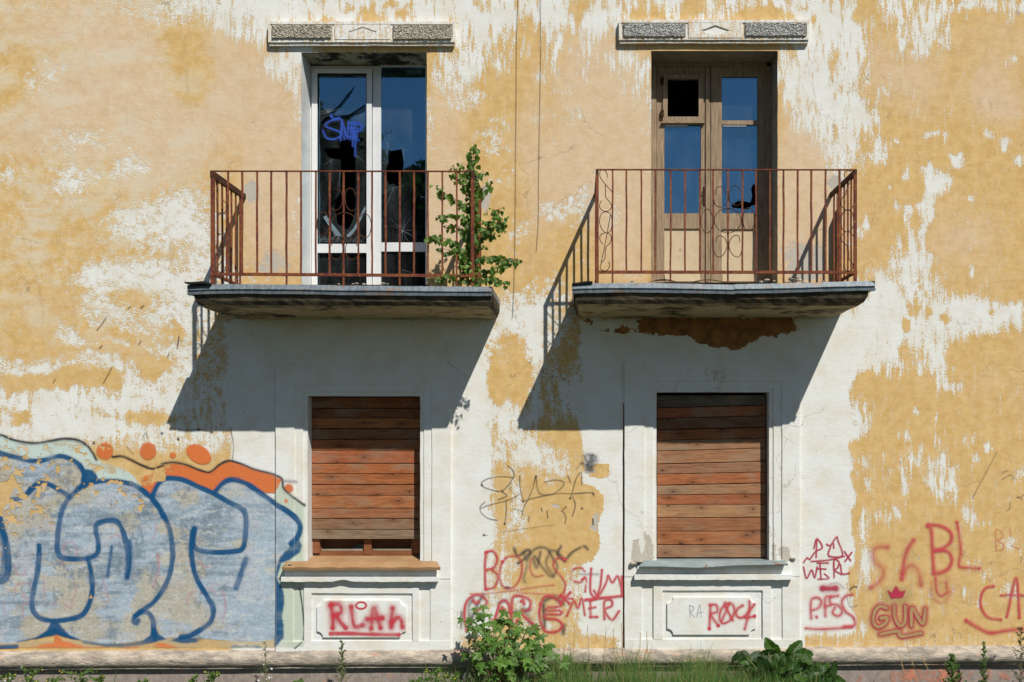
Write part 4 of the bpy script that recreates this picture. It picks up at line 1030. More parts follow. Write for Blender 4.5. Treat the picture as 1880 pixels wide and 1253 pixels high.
# ------------------------------------------------------------------ ground floor windows
def sur_depth(R4, b2, b3, apr, yl):
    """returns depth function of a window surround in metres"""
    def f(x, y):
        if y < yl:
            if b3[0] < x < b3[1] and y > b3[2]: return 0.009
            if b2[0] < x < b2[1] and y > b2[2]: return 0.020
            return 0.031
        a0, a1, s0, s1, p0, p1, q0, q1, bt = apr
        if y > bt: return 0.030
        if s0 < x < a0 or a1 < x < s1: return 0.014
        if a0 < x < a1:
            if p0 < x < p1 and q0 < y < q1:
                if q0 < y < q0+5 or p1-4 < x < p1: return 0.012
                return 0.020
            return 0.032
        return 0.026
    return f
AP_L = (560, 770, 540, 791, 573.5, 758.5, 1088.6, 1180, 1176); AP_R = (1199.5, 1414.6, 1178, 1435.6, 1216, 1399.4, 1083.4, 1176, 1173)
fL = sur_depth(SUR_L, (541.8, 794, 705.5), (557.6, 779, 720.5), AP_L, 1062); fR = sur_depth(SUR_R, (1183, 1434.7, 700.5), (1199, 1419.4, 714), AP_R, 1058)
def surround(Rc, f, b2, b3, ap, yl, hole, label, tilt):
    xs = [Rc[0], Rc[1], b2[0], b2[1], b3[0], b3[1], hole[0], hole[1], ap[0], ap[1], ap[2], ap[3], ap[4], ap[5], ap[5]-4]
    ys = [Rc[2], Rc[3], b2[2], b3[2], hole[2], hole[3], yl, ap[6], ap[6]+5, ap[7], ap[8]]
    o = relief('window_surround', xs, ys, f, hole, None, HOUSE, 8.0, 0.5, label=label, tilt=0.0)
    return o
SL = surround(SUR_L, fL, (541.8, 794, 705.5), (557.6, 779, 720.5), AP_L, 1062, WIN_L, 'stepped white plaster surround and apron of the left boarded window', 0)
SRr = surround(SUR_R, fR, (1183, 1434.7, 700.5), (1199, 1419.4, 714), AP_R, 1058, WIN_R, 'stepped white plaster surround and apron of the right boarded window', 0)
def wpts(pts): return [(P(x, y).x, P(x, y).z) for x, y in pts]
def plaque(x0, x1, y0, y1, r, parent):
    pts = []
    for (cx, cy, a0) in ((x0, y0, 0), (x1, y0, 270), (x1, y1, 180), (x0, y1, 90)):
        seq = [a0+90*k/4 for k in range(5)] if False else None
    def arc(cx, cy, a0, a1): return [(cx+r*math.cos(R(a0+(a1-a0)*k/5)), cy+r*math.sin(R(a0+(a1-a0)*k/5))) for k in range(6)]
    pts = arc(x0, y0, 90, 0)+arc(x1, y0, 180, 90)+arc(x1, y1, 270, 180)+arc(x0, y1, 360, 270)
    mb = MB(); prism(mb, pts, [], -0.040, -0.015, lambda u, v: (P(u, v).x, P(u, v).z))
    me = mb.mesh('plaque'); set_masks(me); return put('plaque', me, M['wall'], parent)
plaque(584, 746.5, 1101.4, 1169, 11, SL); plaque(1224.5, 1386.5, 1096, 1164, 11, SRr)
def wavy_bar(name, x0, x1, top, bot, D0, D1, mat, parent, seed=0, amp=1.0, extra=None, masks=True):
    """bar running along x, front at D0(py top..bot), back at D1, ragged lower edge; px measured on the wall plane"""
    mb = MB(); n = int((x1-x0)/6); rg = random.Random(seed)
    for i in range(n+1):
        x = x0+(x1-x0)*i/n; dy = rg.uniform(-1, 1)*0.5*amp+(extra(x) if extra else 0)
        t, b = P(x, top, 0), P(x, bot+dy, 0)
        mb.v += [(t.x, -D1, t.z), (t.x, -D0-rg.uniform(0, .002), t.z), (t.x, -D0-rg.uniform(0, .002), b.z), (t.x, -D1, b.z)]
    for i in range(n):
        for k in range(3): a = i*4+k; mb.f.append((a, a+1, a+5, a+4))
    mb.f += [(0, 1, 2, 3), (n*4+3, n*4+2, n*4+1, n*4)]
    me = mb.mesh(name)
    if masks: set_masks(me)
    return put(name, me, mat, parent)
# positions on the wall plane are pulled towards the axis because the bars stand in front of the wall
notch = lambda x: -3.6*math.exp(-((x-633)/14)**2)
wavy_bar('sill_ledge', 521, 806, 1057.5, 1066, 0.085, 0.0, M['wall'], SL, 1, 1.0, notch)
wavy_bar('sill_bed', 525, 803, 1040, 1058, 0.045, 0.0, M['wall'], SL, 2, 0)
wavy_bar('sill_ledge', 1164, 1452, 1053, 1062.5, 0.085, 0.0, M['wall'], SRr, 3, 1.0)
wavy_bar('sill_bed', 1170, 1449, 1036, 1054, 0.045, 0.0, M['wall'], SRr, 4, 0)
def sheet(name, back, front, Db, Df, mat, parent, lip=4.0, side=None):
    mb = MB(); n = 24
    bk = catmull(back, 1000) if False else back
    def li(L_, t):
        m = len(L_)-1; k = min(int(t*m), m-1); u = t*m-k; return (L_[k][0]+(L_[k+1][0]-L_[k][0])*u, L_[k][1]+(L_[k+1][1]-L_[k][1])*u)
    for i in range(n+1):
        t = i/n; b, f = li(back, t), li(front, t)
        pb, pf = P(b[0], b[1], Db(t)), P(f[0], f[1], Df); pl_ = P(f[0], f[1]+lip, Df-0.004)
        mb.v += [tuple(pb), tuple(pf), tuple(pl_)]
    for i in range(n):
        for k in range(2): a = i*3+k; mb.f.append((a, a+1, a+4, a+3))
    o = mb.build(name, mat, parent); s = o.modifiers.new('t', 'SOLIDIFY'); s.thickness = 0.003; s.offset = -1; return o
# brown sill: flared from the opening out over the surround
def sillmesh(x0f, x1f, yf, x0o, x1o, ybk, ywall, mat, parent, fr_pts, lip, Df=0.125):
    mb = MB()
    def add_quad(a, b, c, d): mb.add([a, b, c, d], [(0, 1, 2, 3)])
    n = len(fr_pts)-1; top = []
    for i, (x, y) in enumerate(fr_pts):
        f = P(x, y, Df); u = (x-x0f)/(x1f-x0f)
        wx = x0f+8+(x1f-x0f-14)*u; m = P(wx, ywall, 0.036)
        ox = min(max(wx, x0o), x1o); bq = P(ox, ybk, -0.165)
        if wx < x0o-1 or wx > x1o+1: bq = Vector((m.x, m.y+0.004, m.z+0.004))
        mb.v += [tuple(f), tuple(m), tuple(bq), tuple(P(x, y+lip, Df-0.006))]
    for i in range(n):
        a = i*4; mb.f += [(a, a+4, a+5, a+1), (a+1, a+5, a+6, a+2), (a+3, a+7, a+4, a)]
    o = mb.build('sill_sheet', mat, parent); s = o.modifiers.new('t', 'SOLIDIFY'); s.thickness = 0.0025; s.offset = 0
    return o
fp = [(517.5, 1041.5)]+[(520+k*9.6, 1042.2+0.5*math.sin(k*1.3)) for k in range(1, 30)]+[(808.5, 1042)]
sillmesh(517, 808, 0, 567.5, 771.5, 1021, 1031.5, M['sill_brown'], SL, fp, 5.0)
fp = [(1173+k*9.14, 1040.5+3.2*math.exp(-((k-12)/5)**2)-4.2*(k/30)**1.3) for k in range(31)]
sillmesh(1173, 1447, 0, 1206, 1410.5, 1024.8, 1030, M['sill_grey'], SRr, fp, 2.0, 0.13)
for (x, y, r, D) in ((1163,1034,.03,.05),(1172,1031,.035,.04),(1456,1026,.022,.04),(524,1038,.014,.1),(532,1036,.013,.1)):
    o = blob_stone('mortar_lump', P(x, y, D), r, int(x), 0.5); o.parent = SRr if x > 900 else SL

def win_reveal(rect, depth, parent):
    x0, x1, y0, y1 = rect; mb = MB(); a, d, b, c = P(x0, y1), P(x0, y0), P(x1, y1), P(x1, y0)
    for p, q in ((a, d), (c, b), (d, c)):
        n = 12
        for i in range(n):
            u, v = p+(q-p)*i/n, p+(q-p)*(i+1)/n
            mb.add([(u.x, -0.008, u.z), (v.x, -0.008, v.z), (v.x, depth, v.z), (u.x, depth, u.z)], [(0, 1, 2, 3)])
    me = mb.mesh('reveal'); 
    put('reveal', me, M['reveal_w'], parent)
def boards(lines_l, lines_r, x0, x1, cols, label, DB):
    bk = MB(); bk.pbox(x0-3, x0+14, lines_l[0], 1016, DB-0.028, DB-0.06); bk.pbox(x1-12, x1+4, lines_l[0], 1016, DB-0.028, DB-0.06)
    o = bk.build('boarded_window', M['winframe'], HOUSE, label)
    for i in range(len(lines_l)-1):
        m = MB(); c = cols[i % len(cols)]
        m.cur = (c[0], c[1], c[2], (i*0.137+0.05+x0*0.003) % 1.0)
        gp = (0.45, 0.8, 0.55, 1.0, 0.5)[i % 5]; a0, a1 = lines_l[i]+gp, lines_l[i+1]-0.5; b0, b1 = lines_r[i]+gp, lines_r[i+1]-0.5
        rg = random.Random(i+int(x0)); d = DB+rg.uniform(-.003, .003)
        n = 12; L0 = len(m.v); e = rg.uniform(-.6, .6)
        vs = []; fs = []
        for k in range(n+1):
            t = k/n; x = x0+e*0+(x1-x0)*t; u = a0+(b0-a0)*t+rg.uniform(-.15, .15); v = a1+(b1-a1)*t+rg.uniform(-.15, .15)
            p, q = P(x, u, d), P(x, v, d); 
            vs += [(p.x, -d+0.003, p.z), (p.x, -d, p.z-0.003), (q.x, -d, q.z+0.003), (q.x, -d+0.003, q.z), (q.x, -d+0.024, q.z), (p.x, -d+0.024, p.z)]
        for k in range(n):
            for j in range(6): A = k*6+j; B = k*6+(j+1) % 6; fs.append((A, B, B+6, A+6))
        fs += [tuple(range(5, -1, -1)), tuple(n*6+j for j in range(6))]
        m.add(vs, fs); m.build('board', M['board'], o)
        nl = MB()
        for sx in (x0+2.5+rg.uniform(-.5,.5), x1-3-rg.uniform(0, 2)):
            for q in ((0.35, ) if i % 2 else (0.6,)):
                y = a0+(a1-a0)*q; nl.tube([P(sx, y, d), P(sx, y, d+0.0015)], 0.0032, 6)
        nl.build('nail', M['crack'], o)
    return o
ll = [729.5,749.8,767.9,787,807,827.4,851.2,870.5,890,910,933.7,952.6,972.5,990.6]
br1 = [(.26,.10,.04),(.24,.09,.035),(.42,.16,.05),(.27,.12,.055),(.36,.13,.05),(.42,.125,.048),(.42,.14,.05),(.40,.14,.05),(.38,.15,.065),(.44,.17,.065),(.36,.15,.07),(.27,.15,.085),(.27,.19,.125)]
BL_ = boards(ll, ll, 572.8, 770.8, br1, 'reddish boards over the left ground floor window, open at the bottom', -0.132)
ll2 = [726.2,749.2,768.7,789.4,809,828.8,852.6,871.3,891.4,909.3,926.8,951.2,976.0,1000.2,1024.3]
lr2 = [725.3,744,763.6,784.5,804.4,823.3,847.5,867,887,907.2,926.5,950.3,975.6,1000,1024.3]
br2 = [(.15,.12,.09),(.38,.13,.05),(.22,.10,.05),(.35,.12,.045),(.36,.19,.10),(.40,.20,.10),(.34,.17,.095),(.42,.15,.06),(.40,.21,.11),(.40,.14,.06),(.44,.24,.12),(.35,.15,.07),(.43,.17,.07),(.36,.20,.115)]
BR_ = boards(ll2, lr2, 1206.8, 1405.5, br2, 'brown boards over the right ground floor window, closed down to the sill', -0.10)
win_reveal(WIN_L, 0.26, BL_); win_reveal(WIN_R, 0.26, BR_)
wf = MB(); Dw = -0.19
wf.pbox(572, 585, 988, 1024, Dw, Dw-0.05); wf.pbox(668, 682, 988, 1018, Dw+0.01, Dw-0.05); wf.pbox(755, 772, 988, 1024, Dw, Dw-0.05); wf.pbox(585, 755, 1012, 1019.5, Dw, Dw-0.05)
wf.pbox(585, 590, 988, 1012, Dw-0.012, Dw-0.04); wf.pbox(572, 772, 1019, 1030, Dw+0.012, Dw-0.05)
wf.build('window_frame', M['winframe'], BL_)
pb = MB(); pb.pbox(590, 666, 1008.5, 1011.5, Dw-0.006, Dw-0.02); pb.pbox(684, 756, 1008.5, 1011, Dw-0.006, Dw-0.02); pb.build('glazing_bead', M['reveal_g'], BL_)
pane([(642, 1011), (648, 1004), (663, 999), (667, 1000), (667, 1011)], [], Dw-0.02, 'glass_pane', M['glass2'], BL_, one, 1.0)
inn = MB(); inn.pbox(590, 754, 985, 1011, Dw-0.10, Dw-0.13); inn.build('inner_shutter', M['winframe'], BL_)

# dark strips left of the surrounds; the left one is painted cast shade
for (x, y0, y1, nm) in ((506.6, 880, 1194, 0), (1144.7, 740, 1194, 1)):
    m = MB(); m.pbox(x-0.1-nm*0.7, x+0.9+nm*0.2, y0, y1, 0.004, 0.0); m.build('edge_line', M['winframe'] if nm else M['black'], SL if nm == 0 else SRr)

# ------------------------------------------------------------------ plinth
def plinth():
    mb = MB(); xs = np.arange(-420, 2311, 10.0); N = len(xs)
    prof = [(0.0, 0, 0), (0.03, -1.5, 0), (0.065, -6, 0), (0.085, -14, 0), (0.085, -21, 0), (0.07, -27, 0), (0.045, -30, 0), (0.05, -31, 0), (0.05, -33, 0), (0.012, -34, 0)]
    rg = random.Random(9)
    for i, x in enumerate(xs):
        top = 1193.5-(x-400)*0.0055
        for k, (d, dy, _) in enumerate(prof):
            p = P(x, top-dy*1.0, 0); wob = (float(vnoise(np.array([x/60.0]), np.array([k*1.0]), 3)[0])-.5)
            mb.v.append((p.x, -(d+wob*0.012*(k > 0)), p.z+wob*0.008))
    K = len(prof)
    for i in range(N-1):
        for k in range(K-1): a = i*K+k; mb.f.append((a, a+1, a+K+1, a+K))
    mb.build('plinth_moulding', M['mould'], HOUSE, 'weathered rounded cement moulding above the plinth', smooth=True)
    mb = MB(); a = P(-420, 1218, 0); b = P(2310, 1300, 0)
    n = 60
    for i in range(n+1):
        x = a.x+(b.x-a.x)*i/n
        for k in range(4): mb.v.append((x, -0.006, a.z+(-0.45-a.z)*k/3))
    for i in range(n):
        for k in range(3): A = i*4+k; mb.f.append((A, A+1, A+5, A+4))
    mb.build('plinth', M['plinth'], HOUSE)
plinth()
# body of the house behind the front
bb = MB(); a = P(-420, 1300, 0); b = P(2310, -420, 0)
y1 = 8.0; x0, x1, z0, z1 = a.x, b.x, -0.5, b.z
bb.add([(x0,0.01,z0),(x0,y1,z0),(x0,y1,z1),(x0,0.01,z1)], [(0,1,2,3)]); bb.add([(x1,0.01,z0),(x1,y1,z0),(x1,y1,z1),(x1,0.01,z1)], [(3,2,1,0)])
bb.add([(x0,y1,z0),(x1,y1,z0),(x1,y1,z1),(x0,y1,z1)], [(0,1,2,3)]); bb.add([(x0,0.01,z1),(x1,0.01,z1),(x1,y1,z1),(x0,y1,z1)], [(0,1,2,3)])
bb.build('side_wall', M['reveal_g'], HOUSE)

# ------------------------------------------------------------------ ground
def gz(y): return -0.28+max(0.0, min(-y, 14.0))*0.10
gm = MB(); 
gxs = [-300, -80, -30]+list(np.arange(-14, 15, 1.0))+[30, 80, 300]; gys = [300, 60, 10, 0.05]+list(np.arange(-0.3, -15, -0.6))+[-40, -120, -400]
for y in gys:
    for x in gxs: gm.v.append((x, y, gz(y)+0.02*math.sin(x*1.7+y)*(abs(x) < 15)))
nx = len(gxs)
for j in range(len(gys)-1):
    for i in range(nx-1): a = j*nx+i; gm.f.append((a, a+nx, a+nx+1, a+1))
tag(gm.build('ground', M['ground'], smooth=True), None, None, kind='structure')

# ------------------------------------------------------------------ graffiti: sheets of paint that follow the plaster
def surf_depth(X, Y):
    """how far the plaster stands out of the facade plane at facade pixel (X, Y)"""
    d = np.zeros(X.shape)
    for Rc, f in ((SUR_L, fL), (SUR_R, fR)):
        m = (X > Rc[0]-0.5) & (X < Rc[1]+0.5) & (Y > Rc[2]-0.5)
        idx = np.argwhere(m)
        for j, i in idx: d[j, i] = f(X[j, i], Y[j, i])
    return d

class Paint:
    def __init__(s, x0, x1, y0, y1, step=1.2):
        s.xs = np.arange(x0, x1+step, step); s.ys = np.arange(y0, y1+step, step)
        s.X, s.Y = np.meshgrid(s.xs, s.ys); s.step = step
        s.rgb = np.zeros(s.X.shape+(3,)); s.a = np.zeros(s.X.shape)
    def over(s, al, col):
        al = np.clip(al, 0, 1); col = np.asarray(col, float)
        na = al+s.a*(1-al); k = np.where(na > 1e-4, al/np.maximum(na, 1e-4), 0)[..., None]
        s.rgb = s.rgb*(1-k)+col*k if col.ndim == 1 or col.shape == s.rgb.shape else s.rgb
        s.a = na
    def stroke(s, pts, w, col, alpha=1.0, soft=0.8, halo=0.0, smooth=True, seed=0):
        p = catmull(pts, 2.5) if smooth and len(pts) > 2 else np.array(pts, float)
        r = w/2+soft+max(halo, 0)*1.5+3
        i0 = max(0, int((p[:, 0].min()-r-s.xs[0])/s.step)); i1 = min(len(s.xs), int((p[:, 0].max()+r-s.xs[0])/s.step)+2)
        j0 = max(0, int((p[:, 1].min()-r-s.ys[0])/s.step)); j1 = min(len(s.ys), int((p[:, 1].max()+r-s.ys[0])/s.step)+2)
        if i1 <= i0 or j1 <= j0: return
        X = s.X[j0:j1, i0:i1]; Y = s.Y[j0:j1, i0:i1]; d = np.full(X.shape, 1e9)
        for (ax, ay), (bx, by) in zip(p[:-1], p[1:]):
            dx, dy = bx-ax, by-ay; L2 = dx*dx+dy*dy+1e-9
            t = np.clip(((X-ax)*dx+(Y-ay)*dy)/L2, 0, 1)
            d = np.minimum(d, (X-ax-t*dx)**2+(Y-ay-t*dy)**2)
        d = np.sqrt(d); ww = w/2*(1+0.22*(vnoise(X/14, Y/14, seed+3)-0.5)*2)
        al = alpha*sstep(ww+soft, ww-soft, d)*(0.74+0.42*vnoise(X/19+seed, Y/19, seed+9))
        al = np.minimum(al, alpha)
        if halo: al = np.maximum(al, alpha*0.38*np.exp(-(np.maximum(d-w/2, 0)/halo)**2))
        sub = s.a[j0:j1, i0:i1]; rgb = s.rgb[j0:j1, i0:i1]
        na = al+sub*(1-al); k = np.where(na > 1e-4, al/np.maximum(na, 1e-4), 0)[..., None]
        s.rgb[j0:j1, i0:i1] = rgb*(1-k)+np.array(col[:3])*k; s.a[j0:j1, i0:i1] = na
    def fill(s, poly, col, alpha=1.0, jit=0, soft=1.0, noise=None):
        X, Y = s.X, s.Y
        if jit:
            X = X+(fbm(X, Y, 18, 18, 77, 4)-0.5)*jit; Y = Y+(fbm(Y, X, 18, 18, 78, 4)-0.5)*jit
        m = inpoly(X, Y, poly).astype(float); m[:3] = 0; m[-3:] = 0; m[:, :3] = 0; m[:, -3:] = 0
        # soften a little
        for _ in range(int(soft)):
            m = (m+np.roll(m, 1, 0)+np.roll(m, -1, 0)+np.roll(m, 1, 1)+np.roll(m, -1, 1))/5
        al = m*alpha
        if noise is not None: al = al*noise
        c = np.asarray(col, float)
        na = al+s.a*(1-al); k = np.where(na > 1e-4, al/np.maximum(na, 1e-4), 0)[..., None]
        s.rgb = s.rgb*(1-k)+c[..., :3]*k; s.a = na
    def dot(s, x, y, rx, ry, col, alpha=1.0, soft=0.15, ang=0):
        c, q = math.cos(R(ang)), math.sin(R(ang)); dx, dy = s.X-x, s.Y-y
        d = np.sqrt(((dx*c+dy*q)/rx)**2+((-dx*q+dy*c)/ry)**2)
        al = alpha*sstep(1+soft, 1-soft, d); cc = np.array(col[:3])
        na = al+s.a*(1-al); k = np.where(na > 1e-4, al/np.maximum(na, 1e-4), 0)[..., None]
        s.rgb = s.rgb*(1-k)+cc*k; s.a = na
    def erase(s, al): s.a = s.a*(1-np.clip(al, 0, 1))
    def build(s, name, mat, parent, label, lift=0.0045, depth=None, wear=None):
        a = s.a
        if wear is not None:
            W = wallmask(s.X, s.Y)
        ny, nx = s.X.shape
        q = (a > 0.012); keep = q[:-1, :-1] | q[1:, :-1] | q[:-1, 1:] | q[1:, 1:]
        D = surf_depth(s.X, s.Y) if depth is None else np.full(s.X.shape, depth)
        dq = np.maximum.reduce([D[:-1, :-1], D[1:, :-1], D[:-1, 1:], D[1:, 1:]])-np.minimum.reduce([D[:-1, :-1], D[1:, :-1], D[:-1, 1:], D[1:, 1:]])
        if depth is None: keep &= dq < 0.02
        used = np.zeros(s.X.shape, bool); used[:-1, :-1] |= keep; used[1:, :-1] |= keep; used[:-1, 1:] |= keep; used[1:, 1:] |= keep
        idx = np.full(s.X.shape, -1); n = int(used.sum()); idx[used] = np.arange(n)
        dd = D if depth is None else 0*D+depth
        wob = -(fbm(s.X, s.Y, 160, 120, 5, 3)-0.5)*0.008*(D < 0.001) if depth is None else 0
        if depth is None:
            V = np.stack([CAMX+(s.X-VX)/185, -(D+lift+wob), CAMZ-(s.Y-VY)/185], -1)[used]
        else:
            k = (DIST-depth)/FPX
            V = np.stack([CAMX+(s.X-VX)*k, 0*s.X-depth, CAMZ-(s.Y-VY)*k], -1)[used]
        F = np.stack([idx[:-1, :-1], idx[1:, :-1], idx[1:, 1:], idx[:-1, 1:]], -1)[keep]
        me = bpy.data.meshes.new(name); me.vertices.add(n); me.vertices.foreach_set('co', V.ravel())
        nf = len(F); me.loops.add(nf*4); me.loops.foreach_set('vertex_index', F.ravel().astype(np.int32))
        me.polygons.add(nf); me.polygons.foreach_set('loop_start', np.arange(nf)*4); me.polygons.foreach_set('loop_total', np.full(nf, 4))
        me.update(calc_edges=True)
        at = me.attributes.new('Col', 'FLOAT_COLOR', 'POINT')
        at.data.foreach_set('color', np.concatenate([s.rgb, s.a[..., None]], -1)[used].astype(np.float32).ravel())
        return put(name, me, mat, parent, label)

def T(off, s):
    return lambda *pts: [(off[0]+x/s, off[1]+y/s) for x, y in pts]
BLUE = (0.004, 0.078, 0.205); BLK = (0.03, 0.028, 0.035); ORG = (0.72, 0.19, 0.055); RED = (0.62, 0.075, 0.095); CRIM = (0.48, 0.035, 0.075); MINT = (0.62, 0.72, 0.60)
A = T((0, 780), 2.847); B = T((280, 780), 2.847)

def mural():
    g = Paint(-60, 562, 785, 1192, 1.15); X, Y = g.X, g.Y
    topA = A((-170,120),(0,150),(60,165),(130,182),(190,190),(250,180),(310,165),(360,175),(410,205),(440,255))
    outl = topA+A((470,300),(550,292),(620,295),(690,310),(740,340),(790,380))+B((25,320),(60,285),(110,280),(170,292),(240,325),(325,355),(360,315),(400,290),(450,292),(520,325),(590,375),(640,410),(700,445),(750,485),(775,530),(765,580),(730,620),(690,670),(665,720))
    body = outl+B((660,760),(645,1120),(560,1135),(430,1130),(270,1118),(100,1112))+A((700,1135),(560,1150),(450,1135),(370,1105),(285,1060),(200,1110),(90,1140),(-170,1150))
    black1 = A((-170,30),(0,55),(60,78),(120,92),(190,98),(260,88),(330,75),(400,80),(450,105),(480,140),(505,185))
    black2 = A((590,168),(640,165),(690,185),(740,210),(800,230),(854,210))+B((50,205),(110,197),(180,210),(240,235),(300,248),(350,210),(400,188),(460,203),(540,235),(620,255),(680,280),(690,330),(730,370),(800,422))
    # pale turquoise halo
    n1 = sstep(0.32, 0.50, fbm(X, Y, 30, 22, 5, 5, 0.65))
    g.fill(black1+A((560,200),(640,230),(700,265),(740,330),(700,330),(550,290),(440,300),(440,255),(410,205),(360,175),(250,180),(130,182),(0,150),(-170,120)), (0.60, 0.72, 0.68), 0.9, 4, 2, 0.35+0.65*n1)
    g.fill(B((650,280),(690,330),(745,385),(800,430),(812,720),(740,735),(790,740),(800,1150),(640,1165),(640,400)), MINT, 0.75, 5, 4, 0.55+0.45*sstep(0.3, 0.6, fbm(X, Y, 14, 60, 25, 3)))
    g.fill(B((0,1112),(640,1120),(640,1180),(0,1175))+A((-170,1175),(-170,1140)), (0.62, 0.50, 0.30), 0.7, 6, 2, 0.4+0.6*n1)
    # orange
    org = black2[3:]; 
    band = A((740,280),(800,245))+[(x, y+2) for x, y in black2[6:-3]]+B((660,330),(640,360),(590,355),(520,325),(450,290),(400,285),(360,305),(325,350),(240,318),(170,288),(110,276),(60,280),(20,315),(-5,360))+A((790,372),(745,330))
    wn = 0.25+0.75*sstep(0.40, 0.46, fbm(X, Y, 20, 16, 8, 5, 0.65)+sstep(300, 330, X)*0.3)
    g.fill(band, ORG, 0.93, 3, 2, wn)
    g.dot(*A((550,138))[0], 15, 15, ORG, 0.85, 0.15); g.dot(*A((775,138))[0], 15, 16, ORG, 0.8, 0.12)
    g.dot(*B((107,160))[0], 5.5, 5.5, ORG, 0.95); g.dot(*B((243,155))[0], 24, 16, ORG, 0.95, 0.1, 32)
    g.dot(*B((717,332))[0], 8, 8, ORG, 0.8, 0.25); g.dot(*B((704,397))[0], 3.6, 3.6, ORG, 0.8, 0.3)
    g.fill(A((205,1150),(280,1140),(300,1090),(330,1130),(440,1155),(440,1180),(205,1180)), ORG, 0.9, 4, 2, 0.3+0.7*n1)
    g.fill(A((60,1165),(205,1155),(205,1180),(60,1180)), ORG, 0.5, 4, 2, n1); g.fill(A((440,1160),(760,1158),(854,1140),(854,1180),(440,1180)), ORG, 0.65, 5, 2, n1)
    g.fill(B((0,1145),(60,1140),(140,1165),(110,1180),(0,1180)), ORG, 0.9, 4, 2, 0.3+0.7*n1)
    # silver blue letters, thin over the yellow wall
    hz = fbm(X, Y, 60, 9, 14, 5, 0.6); cl = fbm(X, Y, 70, 50, 15, 5, 0.6); sp = fbm(X, Y, 3.0, 3.0, 16, 3, 0.7)
    c0 = np.array([0.23, 0.30, 0.37]); c1 = np.array([0.415, 0.51, 0.61]); c2 = np.array([0.54, 0.47, 0.33]); c3 = np.array([0.52, 0.53, 0.56])
    m1 = sstep(0.33, 0.60, 0.55*hz+0.45*fbm(X, Y, 40, 34, 46, 5, 0.65))[..., None]; m1 = np.clip(m1+0.45*sstep(330, 500, X)[..., None], 0, 1)
    base = c0*(1-m1)+c1*m1
    ym = sstep(0.51, 0.68, cl+0.10*sstep(420, 250, X)-0.12*sstep(330, 470, X)+0.12*(hz-0.5)+0.28*(fbm(X, Y, 16, 7, 45, 4, 0.65)-0.5))[..., None]*0.7; base = base*(1-ym)+c2*ym
    pk = sstep(0.56, 0.66, fbm(X, Y, 45, 45, 19, 4))[..., None]*0.45*sstep(0.35, 0.5, hz)[..., None]; base = base*(1-pk)+c3*pk
    base = base*(0.90+0.17*sstep(0.3, 0.75, sp))[..., None]*(0.86+0.28*fbm(X, Y, 34, 5, 90, 4, 0.6))[..., None]
    ds = sstep(0.60, 0.70, fbm(X, Y, 26, 30, 92, 5, 0.7))[..., None]*0.55*sstep(520, 380, X)[..., None]; base = base*(1-ds)+np.array([0.15, 0.20, 0.26])*ds
    ws = sstep(0.63, 0.70, fbm(X, Y, 30, 10, 93, 5, 0.7))[..., None]*0.6; base = base*(1-ws)+np.array([0.60, 0.63, 0.62])*ws
    hi = sstep(0.66, 0.76, sp)[..., None]*0.4; base = base*(1-hi)+np.array([0.62, 0.66, 0.72])*hi
    g.fill(body, base, 0.95, 2, 1)
    # old pink tags shining through
    PK = (0.45, 0.24, 0.29)
    for l in (A((80,740),(90,780),(135,780),(130,760)), A((75,900),(90,840),(160,830),(170,860)), A((120,1000),(125,940),(150,930)), A((130,880),(120,900),(160,905)), A((340,680),(330,640),(370,610),(400,650),(400,690)), A((320,700),(330,730)), A((580,590),(610,575),(640,600)), A((820,680),(830,760),(800,850)), A((230,820),(235,900)), A((330,930),(370,960),(380,920),(400,850)), A((540,820),(560,880),(570,920)),
              B((255,710),(270,740),(300,745)), B((180,940),(200,880),(230,870)), B((250,880),(300,860),(330,880)), B((370,870),(385,960),(370,1010)), B((30,680),(35,740)), B((0,600),(20,560),(20,520)), A((20,930),(30,1000)), A((270,940),(300,930))):
        g.stroke(l, 4.2, PK, 0.5, 1.4)
    # outlines
    k = dict(halo=1.7, soft=0.8); w = 8.8
    for i, l in enumerate([
        A((-170,120),(0,150),(60,165),(130,182),(190,190),(250,180),(310,165),(360,175),(410,205),(440,255),(435,300)),
        A((55,395),(100,385),(135,370),(165,335),(210,305),(250,310),(300,335),(365,378)),
        A((854,480),(830,430),(790,380),(740,340),(690,312),(620,297),(550,294),(490,302),(430,325),(385,360),(350,400),(325,450),(312,510),(302,580),(300,640),(312,685),(345,700),(400,703),(460,697),(500,683),(516,650),(512,600),(502,560),(504,525),(530,508),(580,500),(620,515),(645,560),(660,620),(672,690),(672,740),(665,798)),
        A((460,700),(475,760),(484,830),(480,890),(462,950),(430,995),(370,1015),(290,1025),(220,1015),(180,980),(168,930),(178,860),(195,780),(205,700),(205,632)),
        B((0,375),(25,320),(60,285),(110,280),(170,292),(240,325),(320,360),(400,405),(460,435),(485,465),(490,520),(485,590),(475,640),(450,660),(380,668),(300,665),(240,655),(215,630),(215,590),(222,545)),
        B((218,545),(205,600),(205,680),(220,770),(250,840),(295,910),(318,960),(310,1020),(270,1060),(200,1100),(150,1110)),
        B((325,355),(360,315),(400,290),(450,292),(520,325),(590,375),(640,410),(700,445),(750,485),(775,530),(765,580),(730,620)),
        B((0,390),(45,450),(85,530),(103,620),(105,700),(85,800),(45,880),(0,935))+A((790,940),(740,975),(708,1000)),
        A((735,980),(775,985),(800,1020),(805,1075),(812,1110)), A((0,490),(10,540),(30,600),(42,670),(45,740),(35,800),(15,818),(-20,815))]):
        g.stroke(l, w+(2.2 if i in (9,) else 0), BLUE, 0.97, seed=i, **k)
    g.stroke(A((678,605),(686,660),(680,740),(667,795)), 5, BLUE, 0.95, **k); g.stroke(A((740,975),(705,1005),(700,1030),(715,1040),(722,1025)), 8.5, BLUE, 0.97, **k)
